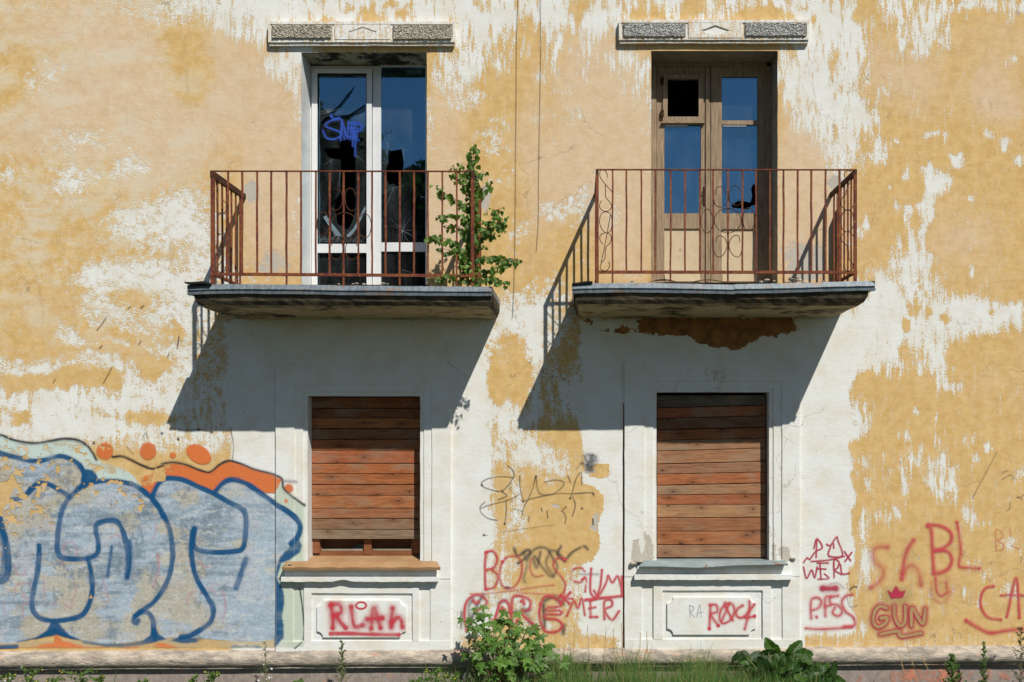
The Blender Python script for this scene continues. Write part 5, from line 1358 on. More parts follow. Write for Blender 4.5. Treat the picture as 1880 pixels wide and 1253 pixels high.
    g.stroke(A((585,637),(577,700),(563,792)), 4.6, BLUE, 0.85, soft=1.6, halo=2.5); g.stroke(B((490,703),(465,775),(438,852)), 9.5, BLUE, 0.93, soft=1.2, halo=2.5)
    g.stroke(A((10,560),(22,660),(18,740),(8,790)), 9, BLUE, 0.8, soft=2, halo=3)
    g.fill(A((432,250),(450,232),(480,235),(508,262),(515,295),(470,305),(430,335),(385,365),(395,330),(430,300)), BLUE, 0.97, 0, 2)
    g.stroke(A((150,355),(180,325),(215,308)), 9, BLUE, 0.9, soft=1.2); g.stroke(B((208,560),(208,640)), 10, BLUE, 0.9, soft=1.2)
    g.fill(A((272,1025),(300,1025),(330,1065),(375,1105),(440,1130),(370,1118),(300,1098),(240,1108),(170,1122),(245,1075)), BLUE, 0.95, 2, 2)
    g.fill(A((795,1060),(812,1060),(830,1095),(870,1120),(800,1140),(740,1135),(785,1100)), BLUE, 0.95, 2, 2); g.fill(B((90,1125),(150,1108),(200,1100),(240,1095),(275,1112),(235,1140),(150,1142)), BLUE, 0.9, 4, 2, 0.4+0.6*n1)
    g.stroke(A((440,1135),(560,1152),(680,1150),(790,1130)), 6.5, (0.07, 0.13, 0.2), 0.8, soft=2); g.stroke(A((-60,1165),(90,1158)), 8, BLUE, 0.85, soft=1.5)
    g.stroke(A((90,1135),(200,1112)), 3, BLUE, 0.6, soft=1.5)
    g.fill(B((380,1188),(420,1152),(540,1160),(600,1168),(610,1188)), (0.05, 0.2, 0.32), 0.75, 8, 2, n1)
    g.fill(B((765,588),(785,630),(772,668),(722,705),(680,722),(668,760),(655,800),(670,830),(690,868),(695,925),(682,1000),(692,1055),(690,1110),(648,1158),(638,1158),(648,800),(655,740),(672,690),(700,660)), BLUE, 0.96, 0, 2, 0.8+0.2*sstep(0.3, 0.6, hz))
    # thin black contour
    g.stroke(black1, 3.0, BLK, 0.9, soft=0.9, halo=2.5); g.stroke(black2, 2.6, BLK, 0.92, soft=0.8, halo=2.0); g.stroke(black2[9:14], 2.5, BLK, 0.9)
    g.stroke([(x, y-1.8) for x, y in black1], 1.3, BLK, 0.8)
    g.stroke(B((400,-5),(415,50),(425,110),(420,180)), 1.5, BLK, 0.55, soft=0.9); g.stroke(B((95,25),(240,25),(300,38)), 1.4, BLK, 0.5, soft=0.9)
    for x, y in ((50,45),(135,75),(240,25),(310,38)): g.dot(*B((x, y))[0], 2.4, 2.6, BLK, 0.65, 0.4)
    g.stroke(A((750,60),(765,42),(770,70)), 1.3, BLK, 0.5); g.stroke(A((660,110),(700,155)), 1.3, BLK, 0.4); g.dot(*A((492,95))[0], 2.4, 2.6, BLK, 0.6, 0.4)
    g.stroke(B((700,293),(755,297)), 5, (0.2, 0.2, 0.24), 0.45, soft=3)
    for l in (B((767,780),(768,818)), B((770,850),(775,880),(790,985),(795,1060),(788,1125),(750,1165)), B((775,860),(785,940),(793,1050))): g.stroke(l, 2.2, BLK, 0.85, soft=0.9)
    # flaked holes showing the yellow wall
    er = np.zeros_like(X)
    for poly in (A((-30,300),(40,290),(75,270),(95,320),(60,370),(40,430),(10,480),(-30,480)), A((30,490),(60,450),(80,470),(95,500),(60,520)), A((495,340),(515,345),(520,360),(500,375)), A((70,400),(110,400),(105,425),(75,420)), A((110,355),(135,360),(140,400),(120,400)), A((205,308),(245,305),(250,322),(210,325)), A((470,885),(485,890),(482,908),(468,905)), A((720,420),(755,415),(750,460),(725,455)), A((560,298),(650,290),(648,310),(565,312)), B((0,235),(70,225),(60,290),(0,310)), A((290,325),(320,325),(315,350),(298,345))):
        wx = (fbm(X, Y, 9, 9, 71, 3)-0.5)*12; er = np.maximum(er, inpoly(X+wx, Y+wx[::-1], poly)*0.97)
    flk = sstep(0.70, 0.715, fbm(X, Y, 12, 10, 81, 4, 0.6)+0.12*sstep(160, 20, X)*sstep(980, 930, Y))
    er = np.maximum(er, flk*0.95*inpoly(X, Y, A((-170,0),(854,160),(854,470),(440,420),(380,400),(260,560),(-170,900))))
    g.erase(er)
    return g
g = mural()
sp = g.X > 507.2
gl_ = Paint(0, 1, 0, 1); 
import copy as _cp
ga = _cp.copy(g); ga.a = np.where(sp, 0, g.a)*1.0; ga.build('graffiti', M['mural'], WALL, 'large blue and silver bubble letters with orange band on the left wall')
gb = _cp.copy(g); gb.a = np.where(g.X < 508.6, 0, g.a); gb.build('graffiti', M['mural'], SL, 'blue drip and mint spray on the left window surround')

def tagpaint(x0, x1, y0, y1, step=1.0): return Paint(x0, x1, y0, y1, step)
C = T((830, 820), 2.894)
g = tagpaint(872, 1130, 824, 992)
for l in (C((295,100),(330,140),(310,190),(265,235),(210,230),(155,205),(180,175),(250,160),(330,165)), C((265,240),(292,262),(245,282)), C((175,295),(150,320),(155,350),(190,380),(240,393)), C((150,330),(200,310),(280,290),(340,265),(360,250)),
          C((360,155),(362,220),(378,290)), C((287,285),(288,350),(280,415)), C((445,155),(430,220),(400,290),(378,330),(374,368)), C((447,160),(455,230),(480,255),(540,250),(590,210),(590,185),(540,178),(490,190)), C((380,290),(450,270),(560,250),(640,250),(740,245),(755,262)),
          C((615,155),(630,190)), C((690,200),(685,140),(660,170),(640,240),(628,275)), C((640,265),(655,310),(640,370)), C((330,330),(375,345)), C((590,345),(605,375),(600,410)), C((607,318),(580,345)), C((165,470),(187,472)), C((408,372),(408,400)), C((475,325),(478,345)), C((505,340),(508,380))):
    g.stroke(l, 1.5, (0.09, 0.085, 0.08), 0.72, soft=0.7)
g.stroke(C((260,455),(400,435),(540,415)), 1.1, (0.2, 0.18, 0.15), 0.5, soft=0.6)
for p in ((160,205),(268,237),(378,292),(447,158),(750,250),(690,328),(280,410),(170,470),(628,275)): g.dot(*C(p)[0], 2.0, 2.0, (0.07, 0.07, 0.07), 0.7, 0.4)
for l in (C((705,50),(720,90),(715,120),(745,128)), C((720,42),(765,55),(740,80),(770,72)), C((735,60),(725,110),(760,95)), C((690,90),(735,105)), C((745,45),(740,120))): g.stroke(l, 3.0, (0.06, 0.065, 0.08), 0.6, soft=1.4, halo=3)
g.stroke(C((748,385),(750,415)), 2.2, BLK, 0.8); g.stroke(C((660,120),(700,75)), 1.2, BLK, 0.4)
g.build('graffiti', M['spray'], WALL, 'thin black marker tag on the wall between the windows')
g = tagpaint(845, 1146, 995, 1170)
K2 = (0.05, 0.05, 0.065)
for l, w_, a_ in ((C((330,540),(350,580),(400,550),(415,560),(380,600),(350,620)), 3.4, .7), (C((400,600),(440,545),(500,540),(540,600),(560,640),(530,690),(480,640),(440,580)), 3.2, .5), (C((580,530),(560,570),(600,600),(640,560),(700,530),(720,545)), 2.8, .7), (C((600,610),(560,560),(520,550)), 3, .5),
          (C((380,560),(400,620),(380,700),(390,720)), 4, .35), (C((430,590),(450,640),(470,560)), 4, .5), (C((660,678),(775,678)), 2.5, .35), (C((520,560),(500,620),(540,690)), 4, .35)): g.stroke(l, w_, K2, a_, soft=1.3, halo=2.5)
def red(l, w_=3.4, a_=.85, c=RED, halo=1.7, soft=0.8):
    g.stroke(l, w_, c, a_*0.93, soft=soft, halo=halo, seed=int(abs(l[0][0])*3) % 40)
    if w_ > 2.5:   # pressure: the can lingers at both ends
        for p in (l[0], l[-1]): g.dot(p[0], p[1], w_*0.62, w_*0.62, c, a_*0.5, 0.4)
red(C((180,565),(175,640),(178,755))); red(C((180,562),(215,555),(240,590),(225,640),(185,655))); red(C((215,655),(245,690),(225,745),(180,760)))
red(C((285,590),(258,640),(255,710),(285,752),(330,745),(365,690),(370,620),(345,585),(300,585),(268,612)), 3, .7); red(C((420,600),(415,650),(440,690),(480,685)), 2.6, .45); red(C((600,600),(570,590),(540,615),(545,650),(580,690),(602,730),(595,775)), 3.4, .65)
for p in ((182,562),(180,755),(268,612),(600,600)): g.dot(*C(p)[0], 3.2, 3.2, RED, .9, .3)
g.dot(*C((295,748))[0], 5, 2.5, K2, .6, .5)
red(C((100,782),(200,778),(300,768),(450,745),(540,735)), 2.6, .6, (0.66, 0.2, 0.13)); red(C((350,775),(600,790)), 2, .4)
for l, a_ in ((C((165,790),(140,830),(110,900),(90,940)), .6), (C((50,880),(45,960)), .5), (C((110,810),(90,850),(95,930)), .45), (C((485,840),(490,900),(490,960)), .6), (C((490,820),(540,800),(590,835)), .55), (C((595,950),(590,990)), .65), (C((380,860),(430,940)), .4), (C((250,830),(285,815)), .5), (C((330,880),(410,865)), .5)): g.stroke(l, 5, K2, a_, soft=2.2, halo=3)
for l in (C((78,980),(66,900),(75,830),(110,795),(150,790),(185,822),(170,850),(130,872)), C((215,950),(240,880),(255,830),(280,818),(302,840),(308,885)), C((320,940),(318,880),(325,800),(380,798),(415,820),(410,865),(370,882),(430,945),(455,962),(420,965)),
          C((470,835),(490,800),(530,798),(580,832),(565,850),(510,855),(505,870),(572,870),(576,890),(495,892),(500,912),(560,920),(585,950),(562,980),(510,985),(480,960),(465,890),(470,835))): red(l, 4.2, .85)
for l in (C((115,820),(125,832),(140,826)), C((262,872),(268,855),(280,873),(262,874)), C((368,822),(378,815),(382,835)), C((235,920),(250,960)), C((290,930),(310,960)), C((350,920),(330,960)), C((215,940),(300,935))): red(l, 5, .75)
for l, w_ in ((C((705,660),(690,645),(660,645),(637,665),(640,710),(685,720),(705,695)), 2.8), (C((690,705),(712,700),(708,770)), 2.6), (C((740,648),(735,720),(738,778),(765,800),(788,740),(797,655)), 3.0), (C((755,765),(775,795),(800,760),(822,715),(830,685),(852,722),(880,688),(898,745),(905,780)), 3.0), (C((905,790),(903,690)), 3), (C((710,814),(790,805),(903,794)), 4.4),
          (C((580,788),(622,832)), 4.5), (C((628,775),(578,832)), 4), (C((568,800),(640,808)), 3), (C((610,900),(632,850),(650,820),(670,858),(690,805),(706,895)), 2.6), (C((735,820),(737,905)), 3), (C((732,820),(768,812)), 2.4), (C((728,860),(762,853)), 2.6), (C((735,905),(772,905)), 3.4), (C((810,915),(808,860),(812,820),(845,815),(850,845),(812,868),(850,920),(887,875)), 3.4)): red(l, w_, .88)
g.erase(0.75*sstep(0.55, 0.60, fbm(g.X, g.Y, 6, 9, 12, 3))*(g.X > 1045)*(g.X < 1078)*(g.Y < 1075)+0)
g.build('graffiti', M['spray'], WALL, 'red and black overlapping spray lettering above the maple sapling')

E = T((1440, 900), 3.55)
g = tagpaint(1468, 1575, 975, 1165)
for l in (E((193,380),(212,318),(248,372),(205,398)), E((212,318),(207,438)), E((276,352),(300,362),(340,305),(350,330),(378,425),(290,428),(302,365)), E((322,350),(322,378)), E((125,472),(150,440),(165,452),(197,405)), E((175,465),(290,455),(392,430)), E((392,400),(432,460)), E((440,405),(395,465)),
          E((125,500),(145,575),(178,520),(198,570),(215,500)), E((232,475),(240,580)), E((215,475),(287,475)), E((220,512),(272,515)), E((222,580),(290,575),(262,545)), E((325,570),(325,455),(357,470),(345,510),(325,520),(372,550)), E((366,485),(378,545),(425,540))):
    g.stroke(l, 2.3, CRIM, .93, soft=.6, halo=.8)
red(E((250,640),(335,640)), 9, .85, CRIM, 4, 2.5)
for l in (E((175,835),(175,722),(215,700),(242,725),(225,765),(185,782)), E((210,824),(212,828)), E((268,820),(268,702),(305,695)), E((268,758),(300,750)), E((350,688),(298,700),(305,740),(350,750),(378,790),(352,820),(315,800),(330,765)), E((442,680),(400,690),(375,730),(400,790),(450,830),(457,880),(390,888)), E((140,900),(250,905),(440,893))): red(l, 3.2, .82, RED, 3, 1.1)
g.stroke(E((300,610),(350,605),(390,640)), 2, K2, .3, soft=2); g.stroke(E((430,650),(450,630),(490,635)), 3, K2, .5, soft=1.2); g.stroke(E((410,700),(430,760),(480,750)), 3, (.2,.2,.15), .35, soft=2)
g.build('graffiti', M['spray'], WALL, 'small crimson words right of the right window')
g = tagpaint(1588, 1725, 960, 1180)
red(E((672,372),(600,375),(575,410),(590,470),(645,520),(625,590),(565,635)), 8, .42, RED, 5, 3); red(E((842,325),(790,420),(765,580)), 6.5, .62, RED, 4, 2); red(E((772,545),(820,490),(872,520),(892,620)), 7, .42, RED, 5, 3)
KH = (0.42, 0.31, 0.14)
for l in (E((665,768),(620,757),(585,800),(580,860),(610,892),(658,868),(668,832),(630,835)), E((715,760),(720,830),(750,883),(783,860),(788,760)), E((828,885),(833,770),(900,872),(918,775)), E((625,940),(740,920),(762,952),(890,932))):
    g.stroke(l, 9.8 if l[0][1] < 1160 else 9, CRIM, .85, soft=.8, halo=4)
for l in (E((665,768),(620,757),(585,800),(580,860),(610,892),(658,868),(668,832),(630,835)), E((715,760),(720,830),(750,883),(783,860),(788,760)), E((828,885),(833,770),(900,872),(918,775)), E((625,940),(740,920),(762,952),(890,932))):
    g.stroke(l, 5.4, KH, .92, soft=.7)
g.dot(*E((728,690))[0], 26, 17, (0.25, 0.22, 0.14), .25, .6)
g.fill(E((668,648),(700,668),(728,622),(757,662),(792,652),(772,702),(695,708)), CRIM, .93, 0, 1)
g.build('graffiti', M['spray'], WALL, 'crowned outline word in khaki and crimson over faint red letters')
g = tagpaint(1695, 1810, 950, 1110)
for l in (E((935,235),(958,262),(965,400),(975,540)), E((940,225),(1020,235),(1085,280),(1082,340),(1030,380),(985,395)), E((985,392),(1060,400),(1092,450),(1070,510),(1010,540),(975,540))): red(l, 5.2, .8, RED, 3, 1.4)
red(E((1125,210),(1140,300),(1150,400),(1140,495),(1200,505),(1270,510)), 4.6, .72, RED, 3, 1.4)
red(E((985,570),(993,650),(1020,690),(1068,662)), 3.2, .85); red(E((1055,602),(1060,640)), 3, .7); g.dot(*E((1030,630))[0], 22, 26, (0.66, 0.3, 0.15), .22, .7)
red(E((960,600),(965,700),(1040,730),(1100,640)), 3, .25, RED, 3, 2)
g.build('graffiti', M['spray'], WALL, 'large red capital letters with a small smile beneath them')
g = tagpaint(1765, 1895, 800, 1175)
red(E((1362,627),(1310,640),(1280,700),(1285,770),(1330,830),(1412,845)), 4.6, .75); red(E((1450,825),(1510,572),(1532,830)), 4.2, .8); red(E((1412,687),(1480,682),(1600,690)), 4, .6)
red(E((1185,850),(1250,890),(1340,930),(1450,915),(1600,903)), 5.6, .75, RED, 3, 1.5)
for l in (E((1380,397),(1378,260),(1420,280),(1420,310),(1385,325),(1425,350),(1422,385),(1380,397)), E((1470,245),(1475,300)), E((1480,360),(1530,385))): g.stroke(l, 1.5, RED, .55, soft=.8)
for l in (E((1510,50),(1540,45),(1562,28)), E((1470,80),(1468,120),(1445,135)), E((1520,40),(1550,60)), E((1545,430),(1540,470)), [(1785,915),(1830,830)], [(1840,880),(1856,872),(1862,880)], [(1840,868),(1850,864)]): g.stroke(l, 1.5, (0.12, 0.1, 0.09), .5, soft=.9)
g.build('graffiti', M['spray'], WALL, 'red letters cut by the right edge of the picture')
Pn = T((480, 960), 4.2775); g = tagpaint(586, 760, 1098, 1172, .9)
for l in (Pn((545,650),(560,730),(560,825)), Pn((550,642),(610,640),(627,700),(570,732)), Pn((590,730),(620,780),(662,825)), Pn((705,660),(712,730),(725,800),(745,820),(795,805)), Pn((862,830),(870,740),(885,670),(910,740),(935,825)), Pn((832,757),(950,748)), Pn((1030,672),(1022,750),(1020,820)), Pn((1022,785),(1070,745),(1098,765),(1108,818))): red(l, 7.5, .78, (0.6, 0.045, 0.07), 5, 2.6)
g.stroke([(x, y) for x, y in ell(Pn((783, 650))[0][0], Pn((783, 650))[0][1], 9.5, 6.2)], 3.6, (0.6, 0.045, 0.07), .9, soft=1.0)
red(Pn((545,872),(700,870),(850,876),(1080,880)), 6, .85, (0.62, 0.07, 0.09), 2, 1.2)
g.build('graffiti', M['spray'], SL, 'blurred red word underlined on the left apron plaque', lift=0.0, depth=None if False else 0.0425)
Rk = T((1120, 960), 4.2775); g = tagpaint(1258, 1392, 1098, 1164, .9)
for l in (Rk((790,648),(785,740),(780,832)), Rk((785,645),(835,648),(840,700),(795,722),(850,808)), Rk((940,632),(880,670),(860,740),(882,790),(940,768),(977,700),(960,640),(905,630)), Rk((900,645),(962,765)), Rk((935,640),(880,765)), Rk((1042,650),(1000,680),(990,722),(1020,747),(1062,735)), Rk((1095,618),(1093,700),(1058,835)), Rk((1135,640),(1060,742),(1135,735))): red(l, 3.2, .82, (0.62, 0.06, 0.08), 2.6, 1.0)
for p in ((780,832),(850,808),(1135,735)): g.dot(*Rk(p)[0], 3.2, 3.2, (0.62, 0.06, 0.08), .9, .3)
for l in (Rk((625,650),(630,742)), Rk((625,650),(657,662),(650,690),(630,697),(665,745)), Rk((680,742),(705,645),(716,742)), Rk((685,710),(732,703))): g.stroke(l, 1.3, (.3,.33,.36), .6, soft=.6)
g.build('graffiti', M['spray'], SRr, 'red word beside small grey letters on the right apron plaque', lift=0.0, depth=0.0425)
Sn = T((460, 20), 4.177); g = tagpaint(585, 670, 205, 292, .7); BV = (0.03, 0.085, 0.43)
for l in (Sn((612,805),(640,828),(682,820)), Sn((690,832),(620,842),(572,880),(620,905),(682,930),(692,960),(640,985),(582,975),(555,920)), Sn((700,838),(690,992)), Sn((700,840),(738,960),(752,850),(740,980)), Sn((775,860),(762,985)), Sn((800,870),(790,990)), Sn((790,870),(848,878),(842,920),(795,925)), Sn((805,930),(802,1112)), Sn((780,900),(785,1040)), Sn((745,965),(800,975))): g.stroke(l, 3.0, BV, .85, soft=.7, halo=1.0)
for l in (Sn((760,860),(830,855),(850,890)), Sn((745,900),(840,905)), Sn((790,940),(835,1000)), Sn((820,900),(815,1010)), Sn((700,900),(720,990),(725,900)), Sn((625,790),(620,815))): g.stroke(l, 2.2, BV, .8, soft=.7)
g.build('graffiti', M['spray'], PVC, 'blue word sprayed on the broken glass', depth=DL-0.006)
# pale chalk scribble on the grey sill and orange daubs on the plinth
g = tagpaint(1480, 1890, 1226, 1262, 1.2); rg = random.Random(5)
for k in range(46):
    x = 1490+rg.random()*390; x = x if rg.random() < .5 else 1640+rg.random()*120
    g.stroke([(x, 1228+rg.random()*26), (x+rg.uniform(-6, 10), 1232+rg.random()*26), (x+rg.uniform(-10, 14), 1236+rg.random()*22)], rg.uniform(3, 7), (0.70, 0.27, 0.17), rg.uniform(.18, .5), soft=2.6)
g.build('graffiti', M['spray'], HOUSE, 'orange daubs on the plinth', depth=0.012)

g = tagpaint(80, 345, 540, 720)
for l, w_ in (([(195,583),(188,594),(178,607)], 1.6), ([(240,563),(235,567)], 2), ([(265,561),(259,566)], 2.2), ([(206,674),(199,688),(190,704)], 1.6), ([(192,715),(189,730)], 1), ([(188,635),(183,640)], 2), ([(259,626),(255,633)], 1.6), ([(102,697),(98,703)], 1.6), ([(329,618),(326,640)], 1.8), ([(311,648),(308,656)], 1.4), ([(48,572),(44,576)], 1.6), ([(372,486),(360,494)], 1.2)): g.stroke(l, w_, (0.2, 0.1, 0.045), .8, soft=.6)
g.build('scratch', M['spray'], WALL, 'thin brown slanting scrape marks on the left wall')

# ------------------------------------------------------------------ plants
def leafcol(rg, a, b, j=0.15):
    t = rg.random(); k = 1+rg.uniform(-j, j); return tuple((a[i]*(1-t)+b[i]*t)*k for i in range(3))+(1.0,)
def leaf(mb, base, d, up, L, Wd, shape, col, fold=0.25, curl=0.2, rip=0.0):
    """flat leaf with a folded midrib; shape = list of (t along, half width)"""
    d = d.normalized(); s = d.cross(up)
    if s.length < 1e-3: s = Vector((1, 0, 0))
    s.normalize(); n = s.cross(d).normalized()
    mid, lf, rt = [], [], []
    mb.cur = col
    for t, wv in shape:
        c = base+d*(L*t)-n*(curl*L*t*t)
        r1 = rip*L*math.sin(t*19+L*90); r2 = rip*L*math.sin(t*17+L*50+2)
        mid.append(c); lf.append(c-s*(wv*Wd)+n*(fold*wv*Wd+r1)); rt.append(c+s*(wv*Wd)+n*(fold*wv*Wd+r2))
    m = len(shape); vs = mid+lf+rt; fs = []
    for i in range(m-1):
        fs.append((i, i+1, m+i+1, m+i)); fs.append((i+1, i, 2*m+i, 2*m+i+1))
    mb.add(vs, fs)
BIRCH = [(0, .02), (.08, .38), (.25, .5), (.5, .38), (.75, .18), (1, .01)]
OVAL = [(0, .02), (.15, .25), (.4, .5), (.65, .42), (.88, .18), (1, .01)]
SERR = [(0, .02), (.2, .3), (.5, .42), (.8, .2), (1, .01)]
def rdir(rg, dn=0.5):
    return Vector((rg.uniform(-1, 1), rg.uniform(-1, 1), rg.uniform(-1, 0.6)-dn)).normalized()

def birch():
    q = lambda x, y: (770+x/4.04, 250+y/4.04)
    rg = random.Random(21)
    root = empty('birch_sapling', P(866, 524, 0.74), 'young birch sapling with heart shaped leaves growing at the right end of the left balcony', 'sapling', None)
    st = MB(); lv = MB()
    br = [ # (points in crop, depth start, depth end)
     ([(365,1108),(360,1000),(362,880),(378,760),(395,640),(395,520),(390,400),(392,290),(400,180),(405,80)], .74, .70),
     ([(360,1060),(300,1045),(230,1040),(160,1045),(125,1060)], .76, .84), ([(365,1080),(420,1060),(440,1100)], .76, .85),
     ([(362,900),(300,830),(250,780),(180,760),(120,745),(90,745),(50,735)], .76, .88), ([(365,930),(290,870),(230,850),(170,830)], .74, .66),
     ([(380,760),(320,690),(270,665),(215,665)], .74, .6), ([(390,640),(310,600),(250,590),(190,600),(140,600)], .74, .86), ([(392,540),(300,500),(240,450),(190,430),(150,400),(122,370)], .72, .82),
     ([(390,420),(330,370),(290,320),(262,270),(232,225)], .72, .76), ([(390,330),(340,260),(318,205)], .7, .66), ([(395,300),(430,310),(470,262)], .7, .78), ([(400,420),(450,400),(500,370),(528,358)], .72, .62),
     ([(392,480),(440,430),(470,400)], .7, .6), ([(375,800),(430,770),(480,710),(520,640),(560,570),(605,535)], .76, .9), ([(480,710),(540,660),(600,640),(650,615)], .82, .95), ([(470,730),(530,720),(555,740)], .8, .7), ([(560,640),(600,700)], .85, .9),
     ([(362,960),(430,930),(500,900),(560,890),(610,910),(670,920),(730,905)], .76, .95), ([(430,1000),(500,1010),(560,980),(610,960),(640,930)], .78, .66), ([(420,1080),(500,1060),(570,1050),(600,1090),(660,1090)], .76, .9),
     ([(378,740),(420,800),(455,810)], .74, .66), ([(362,1000),(330,950),(300,940)], .75, .7), ([(390,560),(430,600),(445,600)], .72, .8), ([(365,1000),(400,960),(430,990)], .75, .84), ([(362,1040),(330,1020),(320,1060)], .75, .8), ([(505,590),(500,550)], .85, .85), ([(362,860),(400,830),(420,850)], .75, .66), ([(385,640),(350,620),(330,640)], .74, .8), ([(380,700),(410,690),(440,700)], .74, .66)]
    for bi, (pts, d0, d1) in enumerate(br):
        c = catmull([q(*p) for p in pts], 3.5); n = len(c)
        w = [P(x, y, d0+(d1-d0)*i/(n-1)+0.01*math.sin(i*.8+bi)) for i, (x, y) in enumerate(c)]
        r0 = 0.007 if bi == 0 else 0.0028
        st.tube(w, [r0*(1-i/n)+0.0011 for i in range(n)], 5)
        stepn = 1
        for i in range(2 if bi else 8, n, stepn):
            for rep in range(5 if bi == 0 else (3 if rg.random() < .6 else 2)):
                o = Vector((rg.uniform(-1, 1), rg.uniform(-1, 1), rg.uniform(-.8, .4)))*0.045
                b = w[i]+o; st.tube([w[i], b], 0.0009, 3, False)
                L = rg.uniform(.034, .060)*(1.0 if i < n-3 else .8)
                dd = Vector((rg.uniform(-.6, .6), rg.uniform(-.75, .5), -1+rg.uniform(0, .5)))
                up = Vector((rg.uniform(-1, 1), -1.2, rg.uniform(-.2, 1)))
                leaf(lv, b, dd, up, L, L*0.92, BIRCH, leafcol(rg, (.06, .13, .022), (.18, .31, .055)), rg.uniform(.05, .4), rg.uniform(-.1, .4))
    s_ = st.build('stem', M['bark'], root); lv.build('foliage', M['leaf'], root)
birch()

def lobed(mb, c, d, up, S, col, rg, lobes=5):
    """maple leaf"""
    d = d.normalized(); s = d.cross(up).normalized(); n = s.cross(d).normalized()
    out = []
    angs = [-150, -118, -95, -72, -52, -32, -14, 0, 14, 32, 52, 72, 95, 118, 150]
    rad = [.22, .55, .34, .88, .55, .50, .80, 1.05, .80, .50, .55, .88, .34, .55, .22]
    rad = [.20, .50, .36, .85, .62, .42, .70, 1.05, .70, .42, .62, .85, .36, .50, .20]
    mb.cur = col
    for a, r in zip(angs, rad):
        a_ = R(a); v = d*math.cos(a_)*r*S+s*math.sin(a_)*r*S
        out.append(c+v-n*(0.18*S*r*r)+n*(0.06*S*rg.uniform(-1, 1)))
    vs = [c]+out; fs = [(0, i, i+1) for i in range(1, len(out))]
    mb.add(vs, fs)
def maple():
    rg = random.Random(33); q = lambda x, y: (780+x/5.875, 1050+y/5.875)
    root = empty('maple_sapling', P(925, 1262, 0.3), 'bushy maple sapling with lobed leaves in front of the red lettering between the windows', 'sapling')
    st = MB(); lv = MB()
    base = P(915, 1275, .3)
    heads = [(590,440,.3),(720,500,.34),(790,490,.25),(930,470,.3),(500,560,.4),(590,600,.3),(690,660,.42),(830,620,.3),(960,590,.25),(1130,550,.3),(1100,650,.38),(1190,720,.35),(760,770,.5),(900,700,.3),(950,790,.45),(1010,860,.5),(760,880,.52),(640,780,.4),(700,820,.3),(600,880,.4),(1290,800,.4),(1390,810,.35),(1150,880,.5),(1240,900,.4),(1330,890,.5),(1420,940,.4),(1180,960,.52),(640,950,.5),(930,1010,.55),(1060,920,.35),(1280,980,.4),(870,840,.25),(560,700,.3),(1060,700,.3),(820,1080,.5),(1280,1090,.55),(720,1100,.5),(1000,1090,.5),(540,820,.28),(880,930,.6),(1100,1010,.55),(1230,830,.3)]
    for (x, y, D) in heads:
        px, py = q(x, y); h = P(px, py, D); mid = (base+h)/2+Vector((rg.uniform(-.06, .06), rg.uniform(-.05, .05), .05))
        st.tube([base+Vector((rg.uniform(-.1, .15), rg.uniform(-.05, .05), 0)), mid, h], [.006, .004, .0018], 5)
        for k in range(4):
            o = Vector((rg.uniform(-1, 1)*.10, rg.uniform(-1, 1)*.07, rg.uniform(-1, .8)*.08)); c = h+o
            st.tube([h, c], .0012, 3, False)
            dd = Vector((o.x*8+rg.uniform(-.4, .4), -.5+rg.uniform(-.5, .3), -.75+rg.uniform(-.3, .3)))
            lobed(lv, c, dd, Vector((rg.uniform(-.3, .3), -1, 1.0+rg.uniform(-.4, .4))), rg.uniform(.055, .092), leafcol(rg, (.055, .135, .018), (.14, .28, .04)), rg)
    st.build('stem', M['bark'], root); lv.build('foliage', M['leaf'], root)
maple()

def burdock():
    rg = random.Random(44); root = empty('burdock', P(1440, 1262, 0.3), 'dark green broad leaved dock plant with big crumpled leaves below the right window', 'plant')
    lv = MB(); st = MB()
    L = [(1362,1195,.35,.14,-80,.34),(1375,1240,.3,.2,-95,.4),(1400,1200,.3,.2,-40,.3),(1420,1190,.25,.22,-20,.3),(1440,1215,.45,.26,10,.5),(1458,1190,.25,.2,40,.3),(1475,1230,.4,.28,20,.45),(1478,1195,.35,.18,80,.35),(1500,1222,.4,.24,60,.4),(1520,1238,.45,.26,30,.4),(1535,1245,.35,.16,80,.4),(1410,1235,.5,.26,-30,.5),(1450,1245,.5,.28,0,.5),(1390,1222,.3,.2,-60,.4),(1430,1205,.2,.22,0,.3),(1495,1245,.5,.22,40,.5),(1466,1212,.3,.22,-10,.3),(1540,1255,.4,.18,60,.4),(1370,1260,.5,.2,-40,.5),(1405,1255,.5,.24,-10,.5)]
    for i, (x, y, D, S, a, _) in enumerate(L*3):
        if i >= len(L): x += rg.uniform(-14, 14); y += rg.uniform(2, 18); D += rg.uniform(-.15, .1); a += rg.uniform(-50, 50); S *= .8
        c = P(x, y, D); base = P(1450+(x-1450)*.35, 1275, .3)
        st.tube([base, (base+c)/2+Vector((0, -.02, .03)), c], [.006, .005, .003], 5)
        ar = R(a); d = Vector((math.sin(ar), -rg.uniform(.1, .6), math.cos(ar)*rg.uniform(-.2, .75)))
        shape = [(t, .02+.46*max(0, math.sin(math.pi*min(1, t)**.95))**.7*(1+rg.uniform(-.10, .10))) for t in [k/13 for k in range(14)]]
        S *= 1.08
        leaf(lv, c-d.normalized()*S*.5-Vector((0, 0, .03)), d, Vector((rg.uniform(-.9, .9), -1, rg.uniform(.1, .9))), S, S*rg.uniform(.5, .75), shape, leafcol(rg, (.02, .055, .010), (.06, .14, .022)), rg.uniform(.15, .6), rg.uniform(.1, .7), rg.uniform(.03, .07))
    st.build('stem', M['stem'], root); lv.build('foliage', M['leaf'], root)
burdock()

